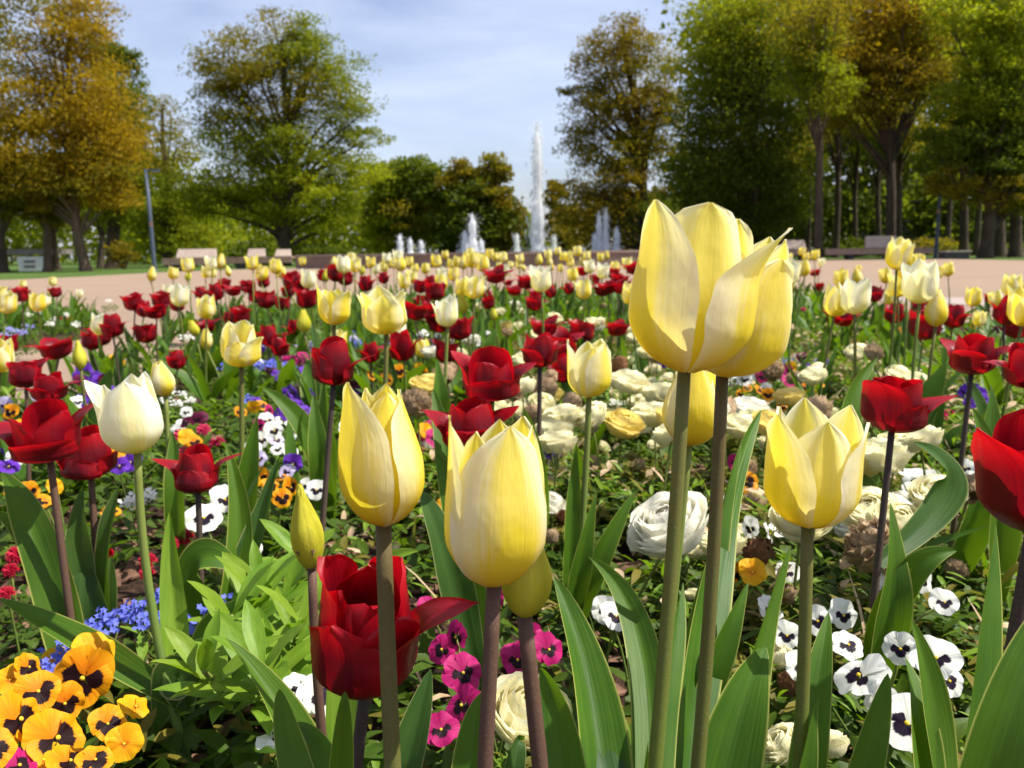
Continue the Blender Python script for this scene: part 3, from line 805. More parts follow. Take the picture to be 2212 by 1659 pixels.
# leaves seen near the front
hleaf('left_bud', (488, 1378), .56, 78, (610, 1540), .54, face=(.5, -.8, .5), fold=.5, wave=.10)
hleaf('left_bud', (604, 1488), .49, 66, (625, 1600), .48, face=(.2, -1, .2), fold=.3, mat='leaf')
hleaf('big_red', (745, 1494), .43, 50, (742, 1590), .43, face=(.3, -1, .1), fold=.5)
hleaf('big_red', (930, 1445), .52, 74, (895, 1580), .51, face=(-.3, -1, .2), fold=.4, mat='leaf_blue')
hleaf('big_red', (640, 1560), .50, 60, (700, 1640), .48, face=(.3, -.8, .5), fold=.4)
hleaf('front_mid', (1052, 1495), .46, 62, (1022, 1590), .45, face=(-.2, -1, .1), fold=.5)
hleaf('front_mid', (1128, 1600), .44, 46, (1112, 1640), .43, face=(0, -1, .1), fold=.5, mat='leaf_blue')
hleaf('green_bud', (1166, 1442), .50, 84, (1205, 1560), .48, face=(-.1, -1, .2), fold=.35, twist=.3)
hleaf('green_bud', (1222, 1530), .58, 84, (1290, 1590), .55, face=(.1, -.8, .6), fold=.2, mat='leaf_blue')
hleaf('green_bud', (1080, 1620), .44, 40, None, face=(0, -1, .2))
hleaf('tall', (1197, 1246), .62, 88, (1262, 1430), .58, face=(.45, -.9, .2), fold=.5, wave=.16)
hleaf('tall', (1272, 1203), .68, 62, (1368, 1330), .64, face=(-.3, -.9, .4), fold=.45, wave=.05)
hleaf('tall', (1475, 1258), .60, 60, (1450, 1420), .56, face=(.5, -1, .1), fold=.5)
hleaf('tall', (1400, 1600), .385, 34, None, face=(0, -1, .1), fold=.6)
hleaf('between', (1616, 1258), .62, 60, (1560, 1400), .60, face=(.5, -.8, .4), fold=.4)
hleaf('between', (1600, 960), .72, 62, (1556, 1130), .68, face=(.6, -.8, .3), fold=.4)
hleaf('tall_back', (1708, 1178), .56, 74, (1640, 1395), .53, face=(.35, -1, .3), fold=.4)
hleaf('tall_back', (1655, 1398), .47, 120, (1598, 1545), .45, face=(.1, -1, .4), fold=.35, wave=.12)
hleaf('tall_back', (1645, 885), .80, 66, (1580, 1050), .72, face=(.5, -1, .3), fold=.4)
hleaf('right_cup', (1790, 1322), .53, 66, (1762, 1490), .50, face=(-.35, -1, .1), fold=.45)
hleaf('right_cup', (1918, 1455), .50, 62, (1890, 1580), .49, face=(-.4, -1, .2), fold=.35)
hleaf('right_cup', (1770, 1500), .46, 50, (1745, 1600), .45, face=(.3, -1, .1), fold=.4)
hleaf('edge_red', (1968, 1336), .56, 66, (2010, 1500), .54, face=(.4, -1, .1), fold=.5)
hleaf('edge_red', (1955, 1420), .57, 60, (1985, 1540), .54, face=(.2, -1, .3), fold=.4)
hleaf('edge_red', (2150, 1132), .53, 104, (2125, 1370), .50, face=(.25, -1, .15), fold=.35, wave=.06)
hleaf('edge_red', (2310, 1240), .43, 125, (2205, 1470), .40, face=(-.15, -1, .35), fold=.3, wave=.06)
hleaf('right_red', (1923, 1086), .76, 66, (1930, 1230), .74, face=(0, -1, .2), fold=.4)
hleaf('right_red', (2066, 1190), .74, 62, (1990, 1215), .74, face=(0, -.7, .7), fold=.4, s=.1)
hleaf('right_red', (1972, 955), .82, 60, (2045, 1005), .84, face=(.2, -.7, .7), fold=.3, s=.55, mat='leaf_blue')
hleaf('right_red_up', (1897, 772), 1.12, 62, (1835, 880), 1.08, face=(.6, -.7, .5), fold=.3, s=.02)
hleaf('right_red_up', (2140, 830), 1.05, 60, (2135, 960), 1.03, face=(0, -1, .2), fold=.4)
hleaf('right_red_edge', (2100, 880), .95, 66, (2140, 1000), .94, face=(.3, -1, .2), fold=.4)
hleaf('left_white', (-6, 1292), .76, 54, (185, 1392), .74, face=(.2, -.6, .8), fold=.45, wave=.12, s=.24)
hleaf('left_white', (548, 1288), .72, 62, (455, 1378), .73, face=(-.5, -.8, .4), fold=.5, s=.24)
hleaf('left_white', (366, 1106), .76, 46, (372, 1260), .75, face=(.5, -1, .1), fold=.5, s=.22, mat='leaf_bright')
hleaf('left_white', (335, 1590), .72, 80, (388, 1465), .72, face=(.1, -.9, .5), fold=.3, s=.23, mat='leaf_blue')
hleaf('left_red_low', (535, 1246), .88, 70, (455, 1200), .88, face=(0, -.6, .9), fold=.25, s=.1)
hleaf('left_red_low', (488, 958), .96, 46, (515, 1090), .94, face=(.4, -1, .1), fold=.5)
hleaf('left_red_low', (604, 985), .95, 46, (575, 1090), .94, face=(-.4, -1, .1), fold=.5, mat='leaf_blue')
hleaf('left_red_open', (-20, 1105), .80, 50, (60, 1160), .80, face=(.2, -.8, .6), fold=.4)
hleaf('left_red_open', (5, 1020), .82, 70, (60, 1110), .80, face=(.2, -.7, .7), fold=.3)
hleaf('left_red_open', (100, 1130), .80, 46, (110, 1190), .80, face=(0, -1, .2), fold=.4, mat='leaf_blue')
hleaf('left_red_flare', (180, 1055), .86, 60, (172, 1150), .85, face=(.2, -1, .2), fold=.4, wave=.2, mat='leaf_blue')
hleaf('left_red_flare', (260, 1045), .86, 46, (238, 1130), .85, face=(-.3, -1, .2), fold=.4, mat='leaf_blue')
hleaf('left_red_tiny', (176, 1190), .86, 84, (190, 1300), .84, face=(0, -1, .3), fold=.3, mat='leaf_blue')
hleaf('left_red_tiny', (240, 1200), .87, 62, (228, 1290), .86, face=(.1, -1, .2), fold=.4, mat='leaf_blue')
hleaf('left_cream_bud', (372, 930), 1.12, 40, (378, 1010), 1.1, face=(0, -1, .2), fold=.4)
hleaf('folded', (555, 900), 1.15, 44, (540, 1000), 1.15, face=(0, -1, .2), fold=.4)
hleaf('mid_yellow', (676, 852), 1.3, 42, (686, 950), 1.28, face=(.2, -1, .2), fold=.4)
hleaf('mid_yellow', (700, 812), 1.32, 46, (706, 930), 1.3, face=(-.2, -1, .2), fold=.4)
hleaf('mid_yellow', (565, 835), 1.3, 46, (640, 900), 1.3, face=(0, -.7, .8), fold=.3)
hleaf('mid_white', (944, 775), 1.66, 38, (950, 850), 1.65, face=(.2, -1, .2), fold=.4)
hleaf('mid_cream', (1287, 1070), .94, 40, (1262, 1180), .93, face=(.3, -1, .2), fold=.4)
hleaf('mid_cream', (1372, 1060), .96, 40, (1310, 1180), .94, face=(-.3, -1, .3), fold=.4)
hleaf('mid_cream', (1245, 960), .97, 34, (1238, 1080), .96, face=(.3, -1, .1), fold=.5)
hleaf('mid_red', (1090, 930), .90, 44, (1075, 1010), .9, face=(0, -1, .2), fold=.4)
hleaf('mid_red', (935, 840), .95, 50, (962, 960), .92, face=(0, -1, .2), fold=.4)
hleaf('mid_red_low', (940, 975), .82, 60, (975, 1060), .82, face=(.2, -.8, .5), fold=.3)
hleaf('mid_red_low', (905, 1060), .80, 66, (940, 1130), .80, face=(.2, -.8, .5), fold=.3, mat='leaf_blue')
hleaf('mid_red_right', (1130, 880), 1.15, 40, (1150, 960), 1.15, face=(0, -1, .2), fold=.4)
hleaf('small_bud', (905, 1190), .60, 60, (800, 1250), .60, face=(0, -.8, .6), fold=.3, mat='leaf_bright')
# ------------------------------------------------------------------ the tulips farther back, one by one
ORD = ['first', 'second', 'third', 'fourth', 'fifth', 'sixth', 'seventh', 'eighth', 'ninth', 'tenth', 'eleventh', 'twelfth', 'thirteenth', 'fourteenth', 'fifteenth',
       'sixteenth', 'seventeenth', 'eighteenth', 'nineteenth', 'twentieth', 'twenty-first', 'twenty-second', 'twenty-third', 'twenty-fourth', 'twenty-fifth'] + ['number %d' % i for i in range(26, 90)]
FL = """150,362,50,c 342,345,55,c 340,420,45,y 520,425,40,w 40,485,130,c 247,482,110,y 300,470,60,w 978,300,85,y 1120,292,75,y 1225,240,90,c 1215,310,60,b 1330,285,70,c
1375,290,60,c 1375,228,80,w 1428,218,85,y 1485,280,60,y 1640,228,85,y 1690,290,90,y 1790,250,90,y 1825,285,70,y 1962,215,50,y 2000,330,110,w 2110,310,70,b 2160,220,60,y
1160,440,130,w 1095,410,80,w 1340,520,130,c 635,625,120,w 1272,650,95,b 1340,735,95,y 1970,610,130,b 525,830,170,b 5,835,190,c 20,400,50,y"""
FM = """70,190,60,c 90,240,90,c 15,240,100,w 188,220,70,y 130,275,55,b 222,265,60,w 295,195,65,w 365,185,75,w 280,250,60,y 340,225,60,c 390,235,80,y 440,215,60,y 480,258,55,y
545,262,65,y 410,345,90,c 460,315,80,c 618,215,75,y 675,172,50,y 715,230,60,y 745,215,60,y 790,225,80,y 808,185,60,y 850,205,100,y 843,155,50,c 920,235,95,y 928,195,60,y 960,165,60,y
1000,185,50,y 1055,190,60,c 1020,240,40,c 1060,275,70,w 1097,238,45,c 1160,200,60,c 1155,242,45,c 1182,257,40,y 1280,205,70,y 1345,172,55,c 1350,218,60,y 1362,252,40,y 1405,150,50,c
1430,185,50,y 1472,182,60,y 1487,225,55,y 1530,150,65,c 1558,218,50,y 1590,182,55,c 1680,188,50,y 1718,178,55,y 1420,258,45,y 1505,305,80,y 1615,250,80,w 1692,278,90,w
1775,250,60,y 1850,230,75,c 645,295,75,w 650,358,90,y 725,300,80,y 775,385,105,y 858,385,140,c 905,375,100,w 800,490,110,b 1300,335,150,w 1575,400,110,c 990,565,60,b 1870,430,120,c
370,670,130,w 545,790,90,y -25,725,120,y"""
FR = """670,290,150,w 690,350,100,w 770,150,50,y 800,188,50,y 855,175,60,y 690,185,50,c 790,265,90,y 895,220,50,w 1020,325,100,y 1135,320,100,y 1145,262,40,y 980,475,185,c 1115,455,200,w
1385,180,175,c 1450,260,140,y 1515,220,100,y 1320,310,90,y 1395,370,150,c 1535,360,240,w 1350,465,100,y 1640,535,200,y 1652,290,70,y 1720,270,80,y 1875,450,110,y 2035,460,95,c
2120,375,125,c 2198,520,220,y 1920,590,85,c 2200,380,70,y"""
RL = """150,440,70 372,420,50 875,490,85 1050,475,80 930,535,80 1015,540,90 950,695,95 1150,505,65 1310,432,65 1405,425,80 1455,370,55 1512,405,65 1612,387,65 1720,355,55 1735,475,85 1830,497,65
1650,450,65 1890,350,75 1935,365,80 1880,415,60 1985,470,90 1975,410,55 2170,305,80 2095,312,55 1550,575,85 1490,590,60 1340,640,75 378,785,125 590,745,85 660,715,90 735,650,110
1150,870,85 1740,715,100 1820,790,75 1905,655,65 1850,742,55 60,765,90"""
RM = """160,370,75 25,335,70 275,330,55 510,385,65 575,350,55 605,420,90 1000,312,85 1078,352,40 1195,355,75 1118,405,60 1570,275,60 1735,385,80 1790,355,75 1825,385,75 1760,300,55 1690,405,70
1905,260,75 1245,490,85 955,492,60 475,545,100 590,560,100 510,475,50 640,625,100 770,665,115 405,785,140 190,820,95 675,820,100 1320,650,105 1550,690,110 1430,745,120 1420,830,120 1440,930,130
1790,655,85 945,440,45 560,470,50 700,500,60 1640,340,50 1480,400,55 1360,420,60 1260,420,50"""
RR = """735,285,65 885,385,40 965,590,50 1035,592,80 1245,438,75 1355,565,95 1520,520,55 1555,650,140 1745,590,110 2080,555,135 2150,650,120 855,290,40 1600,480,50 1985,455,50"""
rnd = random.Random(7)
STY = {'y': ['goblet', 'vase', 'goblet', 'closed'], 'c': ['goblet', 'vase', 'goblet'], 'w': ['goblet', 'vase', 'vase'], 'b': ['bud', 'closed']}
PM = {'y': 'petal_yellow', 'c': 'petal_cream', 'w': 'petal_white', 'b': 'petal_bud'}
WORD = {'y': 'yellow', 'c': 'cream', 'w': 'white', 'b': 'green'}
def place_tulip(px, py, hpx, kind):
    red = kind == 'r'
    H = rnd.uniform(.050, .058) if red else (.052 if kind == 'b' else rnd.uniform(.060, .072))
    d = H * FPX / hpx
    for _ in range(6):
        B = at(px, py + hpx * .5, d)
        lo, hi = (.17, .38) if red else (.22, .48)
        if B.z < lo: d *= .93
        elif B.z > hi and B.z < CAM_H - .002: d *= 1.05
        elif B.z > hi: d *= .94
        else: break
    d = max(.9, d)
    if px > 1700 and py < 560: d = min(d, 6.5)
    d = min(d, 7.6)
    B = at(px, py + hpx * .5, d)
    real = hpx * d / FPX
    real = min(max(real, H * .8), H * 1.3)
    lean = Vector((rnd.gauss(0, .03), rnd.gauss(0, .03), 0))
    root = Vector((B.x, B.y, SOIL_Z)) + lean
    t = thing('tulip', 'x', 'tulip', root, 0, RG if red else YG)
    mb = MB()
    near = hpx > 33
    stem_tube(mb, (0, 0, -.01), B - root, (rnd.gauss(0, .006), 0, 0), .0036, .0029, 7 if near else 5, 7 if near else 4)
    mb.build('stem', M[rnd.choice(['stem_dark', 'stem_purple', 'stem_green']) if red else rnd.choice(['stem_olive', 'stem_green', 'stem_olive'])], t)
    sty = rnd.choice(['cup', 'flare', 'open', 'flare', 'cup']) if red else rnd.choice(STY[kind])
    me = bloom_mesh(sty, rnd.randrange(4), 'petal_red' if red else PM[kind])
    s = real / (.86 if not red else .72)
    put('bloom', me, t, B - root, (rnd.gauss(.03, .09), rnd.gauss(0, .09), rnd.uniform(0, 6.28)), s)
    for k in range(rnd.choice([2, 3, 3])):
        put('leaf', leaf_mesh(rnd.randrange(6)), t, (0, 0, 0), (0, rnd.uniform(-.1, .1), rnd.uniform(0, 6.28)), rnd.uniform(.17, .26) * (1 if not red else .9))
    PLACED.append((t, 'tulip', 'red' if red else WORD[kind], px, py))
def rows(txt, off):
    for w in txt.split():
        a = w.split(',')
        yield float(a[0]) / 3 + off, float(a[1]) / 3 + 494, float(a[2]) / 3, (a[3] if len(a) > 3 else 'r')
for txt, off in ((FL, 0), (FM, 737.3), (FR, 1474.7), (RL, 0), (RM, 737.3), (RR, 1474.7)):
    for a in rows(txt, off):
        place_tulip(*a)
# ------------------------------------------------------------------ low bedding plants
def facing(pos, tilt_up=.35, jit=.42, r=rnd):
    """a rotation that turns +Z towards the light side of the viewer and +Y upwards"""
    n = Vector((-pos[0], -pos[1], CAM_H - pos[2])).normalized() * .75 + Vector((0.12, 0, tilt_up)) + Vector((r.gauss(0, jit), r.gauss(0, jit), r.gauss(0, jit * .6)))
    n.normalize()
    up = Vector((r.gauss(0, .18), 0, 1))
    x = up.cross(n).normalized()
    y = n.cross(x)
    return Matrix((x, y, n)).transposed().to_euler()

def pansy_mesh(var, hi=True):
    key = ('pansy', var, hi)
    if key in MESHES: return MESHES[key]
    r = random.Random(var)
    mb = MB()
    nv, nu = (9, 13) if hi else (4, 5)
    v = np.linspace(0, 1, nv)[:, None]
    u = np.linspace(-1, 1, nu)[None, :]
    droop = r.uniform(-.15, .25)
    #            angle from up, length, half angle, depth, has blotch
    for i, (a, ln, ha, z0, bl) in enumerate([(32, 1.0, 50, -.10, 0), (-34, 1.0, 50, -.07, 0), (98, .94, 48, -.03, 1), (-98, .94, 48, -.02, 1), (180, .96, 62, .02, 1)]):
        a = math.radians(a + r.gauss(0, 5)); ha = math.radians(ha); ln *= r.uniform(.92, 1.06)
        ang = a + u * ha * (0.55 + .45 * np.sin(np.clip(v, 0.01, 1) * PI * .62))
        rr = .5 * ln * v * (1 - .20 * np.abs(u) ** 2.2) * (1 + .022 * np.sin(u * r.uniform(5, 9) + r.uniform(0, 6)) * v)
        if i == 4:
            rr = rr * (1 - .07 * np.exp(-(u / .18) ** 2) * v)
        z = z0 + .5 * (.09 * np.sin(u * r.uniform(2.5, 4.5) + r.uniform(0, 6)) * v ** 2 + .035 * np.sin(u * r.uniform(6, 10) + r.uniform(0, 6)) * v ** 3 - (.10 + .15 * abs(droop)) * v ** 2 + .12 * v) + (droop * .18 * v ** 2 if i in (0, 1) else -droop * .10 * v ** 2)
        V = np.stack([np.sin(ang) * rr, np.cos(ang) * rr, z + 0 * u], -1)
        UV = np.stack([np.broadcast_to((u * .5 + .5) * .98 + .01 + (0 if bl else 1.0), (nv, nu)), np.broadcast_to(v, (nv, nu))], -1)
        mb.grid(V, UV)
    MESHES[key] = mb
    return mb
def pansy_obj_mesh(var, col, hi):
    key = ('pm', var, col, hi)
    if key not in MESHES:
        MESHES[key] = pansy_mesh(var, hi).mesh('pansy_flower', M[col])
    return MESHES[key]
def eye_mesh():
    if 'eye' not in MESHES:
        mb = MB(); mb.ball((0, -.02, .022), .040, 8, 6, 0, .7); MESHES['eye'] = mb.mesh('eye', M['eye'])
    return MESHES['eye']

def small_leaf_batch(n, spread, hgt, length, width, seed, parsley=False):
    """n little leaves in a mound: arrays for MB.grids"""
    r = np.random.default_rng(seed)
    az = r.uniform(0, 2 * PI, n)
    rad = spread * np.sqrt(r.uniform(0, 1, n))
    x, y = rad * np.cos(az), rad * np.sin(az)
    z = hgt * r.uniform(.1, 1, n) * (1 - .5 * (rad / (spread + 1e-6)) ** 2)
    az2 = az + r.normal(0, .8, n)
    el = r.uniform(-.3, .9, n)
    L_ = length * r.uniform(.6, 1.3, n)
    W_ = width * r.uniform(.7, 1.3, n)
    return leaf_patch(np.stack([x, y, z], -1), az2, el, L_, W_, r)
def leaf_patch(P, az, el, L_, W_, r, nt=4, nu=3):
    n = len(P)
    d = np.stack([np.cos(az) * np.cos(el), np.sin(az) * np.cos(el), np.sin(el)], -1)
    side = np.stack([-np.sin(az), np.cos(az), r.normal(0, .35, n)], -1)
    side = nrm(side)
    up = np.cross(d, side) * -1
    up = np.where(up[:, 2:3] < 0, -up, up)
    t = np.linspace(0, 1, nt)
    u = np.linspace(-1, 1, nu)
    w = np.interp(t, [0, .3, .6, .85, 1], [.25, .95, 1, .6, .05])
    bend = r.uniform(.05, .45, n)
    c = P[:, None, :] + d[:, None, :] * (t[None, :, None] * L_[:, None, None]) - up[:, None, :] * (bend[:, None] * L_[:, None] * t[None, :] ** 2)[..., None]
    V = c[:, :, None, :] + side[:, None, None, :] * (u[None, None, :, None] * (w[None, :, None, None] * W_[:, None, None, None] * .5)) \
        + up[:, None, None, :] * (np.abs(u)[None, None, :, None] * (w[None, :, None, None] * W_[:, None, None, None] * .14))
    UV = np.broadcast_to(np.stack(np.meshgrid(u * .45 + .5, t), -1)[None], (n, nt, nu, 2))
    return V, UV
def mound_mesh(kind, var):
    key = ('mound', kind, var)
    if key in MESHES: return MESHES[key]
    mb = MB()
    if kind == 'pansy':
        mb.grids(*small_leaf_batch(70, .075, .085, .030, .017, var * 3 + 1))
        MESHES[key] = mb.mesh('foliage', M['leaf_small'])
    elif kind == 'ranunculus':
        r = np.random.default_rng(var + 40)
        # dissected leaves: each a fan of narrow lobes on a stalk
        for k in range(12):
            az = r.uniform(0, 6.28); L0 = r.uniform(.05, .10); el = r.uniform(.3, 1.1)
            p = np.array([math.cos(az) * math.cos(el), math.sin(az) * math.cos(el), math.sin(el)]) * L0
            mb.tube([(0, 0, 0), p * .6 + np.array([0, 0, .01]), p], .0012, 4, 0)
            n = 15
            P = np.repeat(p[None], n, 0) + r.normal(0, .007, (n, 3))
            mb.grids(*leaf_patch(P, az + r.uniform(-1.5, 1.5, n), r.uniform(-.4, .6, n), r.uniform(.014, .030, n), r.uniform(.006, .011, n), r))
        MESHES[key] = mb.mesh('foliage', M['leaf_small'] if var % 3 else M['leaf_olive'])
    return MESHES[key]

def stalk(parent, a, b, r0=.0013, mat='stem_green', name='stalk', bend=.012):
    mb = MB()
    stem_tube(mb, a, b, (rnd.gauss(0, bend * .5), rnd.gauss(0, bend * .5), 0), r0 * 1.2, r0, 5, 6)
    return mb.build(name, M[mat], parent)

# flowers: x, y, width in photo pixels, colour; z is the height they open at
PANSY = """40,1652,110,magenta 140,1518,100,orange 62,1440,76,orange 232,1562,76,orange -5,1545,110,orange 150,1642,110,orange 95,1640,84,yellow 120,1425,64,yellow 180,1462,150,orange 42,1552,152,orange 122,1592,160,orange 82,1492,112,orange 205,1640,92,orange 22,1468,72,yellow 205,1408,104,yellow 292,1525,52,yellow 268,1605,60,yellow -20,1620,110,orange
440,1118,78,white 485,1078,66,white 522,1142,56,white 690,1502,92,white 648,1482,80,white 594,1588,58,white 684,1058,52,white 665,1050,40,white 545,1180,50,white
1000,1452,92,magenta 998,1522,92,magenta 985,1375,62,magenta 1118,1424,66,magenta 1185,1402,76,magenta 955,1402,50,magenta 1062,1290,48,magenta 1150,1380,40,magenta 952,1575,56,magenta 930,1320,40,magenta
1858,1458,126,white 1962,1562,150,white 1735,1442,78,white 1700,1372,62,white 2022,1420,112,white 1330,1330,70,white 1990,1042,92,white 1950,1095,62,white 2012,1108,60,white 1925,1262,60,white 1822,1328,70,white 1690,1142,58,white 1905,1520,70,white 1935,1012,70,white 1975,1150,50,white 1880,1182,52,white 1662,1152,42,white 1580,1092,40,white 1992,1250,50,white 2040,1300,42,white 1765,1340,52,white 1832,1392,56,white 1665,1312,50,white 1700,1235,40,white 1620,1140,34,white 2085,1010,46,white 1945,1400,40,white 2050,1470,60,white 1310,1320,50,white
632,1002,44,purple 282,998,50,purple 258,1006,44,purple 560,990,38,lilac 528,1012,36,lilac 598,950,36,lilac
605,1032,48,orange 560,1030,46,orange 628,1052,44,orange 585,1050,42,orange 610,1075,40,orange 545,1045,40,yellow
205,895,44,orange 188,912,40,orange 228,885,36,yellow 62,1062,48,orange 92,1082,44,orange 28,1062,34,orange 120,1050,36,yellow 45,1095,40,orange 240,1105,30,orange
405,945,40,yellow 420,955,34,orange 250,778,30,yellow 262,783,22,yellow 1612,1040,56,orange 1592,1060,40,orange 1625,1235,60,yellow 1600,1240,40,orange
960,980,40,yellow 968,1000,34,orange 955,1088,44,yellow 548,880,32,yellow 565,875,28,orange 520,890,26,orange 905,795,24,yellow 918,805,22,orange
1702,850,30,orange 1738,836,34,orange 1660,852,30,orange 1768,830,30,orange 1725,870,28,orange 1690,878,28,orange 1640,842,26,orange 1752,848,26,orange 1615,838,22,orange 1600,850,20,orange
592,930,44,white 565,950,40,white 620,952,40,white 578,908,38,white 610,905,36,white 548,965,38,white 600,970,34,white 640,930,32,white 628,975,28,white
195,872,36,white 168,868,34,white 32,992,38,white 20,975,30,purple 402,890,30,white 384,930,34,white 395,915,28,white
182,802,36,purple 215,822,32,purple 200,812,30,purple 235,838,28,purple 195,835,26,purple 168,812,24,purple 660,832,30,purple 650,872,28,purple 662,885,26,purple 640,860,24,purple 600,890,30,purple 618,895,26,purple 625,870,24,purple
90,846,30,magenta 575,912,28,magenta 560,918,26,magenta 582,885,26,magenta 425,905,34,plum 400,912,30,plum 440,898,26,plum 1208,972,28,purple 1190,978,26,purple 1178,970,22,purple
2110,850,42,purple 2098,838,36,purple 2085,845,34,purple 2125,862,34,purple 2095,870,30,purple 1700,800,28,magenta 1680,808,26,magenta 1765,785,22,purple 1745,795,22,purple 1780,782,20,purple
1255,812,22,purple 880,855,26,plum 915,775,20,magenta 905,765,20,purple 765,830,20,plum 770,842,20,purple 2130,950,34,purple 2150,985,28,purple 1690,935,30,magenta 1590,1000,28,magenta 620,1018,26,lilac
1995,718,20,purple 1850,742,14,yellow 2120,690,22,orange 2105,702,20,yellow 2065,735,26,white 2062,750,22,white 1790,635,10,white""".split()
def zone_phrase(px, py, wide=False):
    if py < 600:
        return ('along far edge by left lamp' if px < 420 else 'along far edge under left benches' if px < 640 else "along far edge under big green tree" if px < 830 else
                'along far edge under left jets' if px < 960 else 'along far edge under second jets' if px < 1090 else 'along far edge under tall jet' if px < 1240 else
                'along far edge under right jets' if px < 1400 else 'along far edge before right benches')
    if py < 680:
        return ('in back beside left path' if px < 260 else 'in back below left benches' if px < 600 else 'in back below big tree' if px < 830 else 'in back below second jets' if px < 1090 else
                'in back below tall jet' if px < 1400 else 'in back behind tall pair' if px < 1760 else 'in back right of tall pair')
    if py < 800:
        return ('in mid bed by left path' if px < 330 else 'in mid bed left of yellow pair' if px < 660 else 'in mid bed around yellow pair' if px < 900 else 'in mid bed below second jets' if px < 1100 else
                'in mid bed below tall jet' if px < 1400 else 'in mid bed behind tall pair' if px < 1700 else 'in mid bed at right')
    if py < 960:
        return ('left of white tulip' if px < 330 else 'right of white tulip' if px < 680 else 'around open red tulip' if px < 1130 else 'between cream goblet and tall pair' if px < 1620 else 'around right red tulip')
    if py < 1150:
        return ('below white tulip' if px < 330 else 'between white tulip and lemon tulip' if px < 760 else 'behind large yellow tulip' if px < 1230 else 'behind tall stems' if px < 1640 else 'below right red tulip')
    return ('in bottom left corner' if px < 400 else 'around big red tulip' if px < 900 else 'behind large yellow tulip stem' if px < 1260 else 'among tall stems' if px < 1640 else 'in bottom right corner')

pl = []
for w in PANSY:
    a = w.split(',')
    px, py, wd, col = float(a[0]), float(a[1]), float(a[2]), a[3]
    z = SOIL_Z + (.115 if py > 1000 else .10) + random.Random(int(px * 7 + py)).uniform(-.015, .02)
    P = on_z(px, py, z)
    dep = proj(P)[2]
    size = min(max(wd * dep / FPX, .030), .064) * 1.04
    for _ in range(3):
        if wd * dep / FPX < .034: break
    if py > 1380 and px < 320: size *= .88
    pl.append([P, size, col, px, py, wd])
rf = random.Random(99)
for _ in range(50):
    x0, y0 = rf.uniform(-1.35, -.05), rf.uniform(1.15, 3.6)
    if rf.random() < .22: x0 = rf.uniform(.5, 2.2); y0 = rf.uniform(1.6, 3.6)
    if not in_bed(x0, y0): continue
    col = rf.choice(['white', 'purple', 'orange', 'magenta', 'purple', 'yellow', 'plum', 'lilac', 'white'])
    for k in range(rf.randint(3, 6)):
        P = Vector((x0 + rf.gauss(0, .05), y0 + rf.gauss(0, .05), SOIL_Z + rf.uniform(.085, .125)))
        q = proj(P)
        if any((P - f[0]).length < .028 for f in pl): continue
        pl.append([P, rf.uniform(.036, .048), col, q[0], q[1], .042 * FPX / q[2]])
clusters = []
for f in sorted(pl, key=lambda f: f[0].y):
    best = None
    for c in clusters:
        if c['col'] == f[2] or {c['col'], f[2]} == {'orange', 'yellow'}:
            dd = (c['c'] - f[0]).length
            if dd < .17 and len(c['f']) < 8 and (best is None or dd < best[0]): best = (dd, c)
    if best:
        c = best[1]; c['f'].append(f); c['c'] = sum((q[0] for q in c['f']), Vector()) / len(c['f'])
    else:
        clusters.append(dict(col=f[2], f=[f], c=f[0].copy()))
COLW = {'orange': 'orange', 'yellow': 'yellow', 'white': 'white', 'purple': 'violet', 'magenta': 'magenta', 'plum': 'plum', 'lilac': 'lilac'}
for ci, c in enumerate(clusters):
    root = Vector((c['c'].x, c['c'].y + .01, SOIL_Z - .004))
    t = thing('pansy_plant', 'x', 'pansy', root, 0, 'bedding pansies')
    put('foliage', mound_mesh('pansy', ci % 5), t, (0, 0, 0), (0, 0, ci * 1.7), rnd.uniform(.9, 1.2))
    for (P, size, col, px, py, wd) in c['f']:
        hi = wd > 34
        stalk(t, (rnd.gauss(0, .012), rnd.gauss(0, .012), .02), P - root - Vector((0, -.002, .002)), .0011)
        f = put('flower', pansy_obj_mesh(rnd.randrange(7), 'pansy_' + col, hi), t, P - root, facing(P), size)
        if hi: put('eye', eye_mesh(), f)
    b = max(c['f'], key=lambda f: f[5])
    PLACED.append((t, 'pansy', COLW[c['col']], b[3], b[4]))

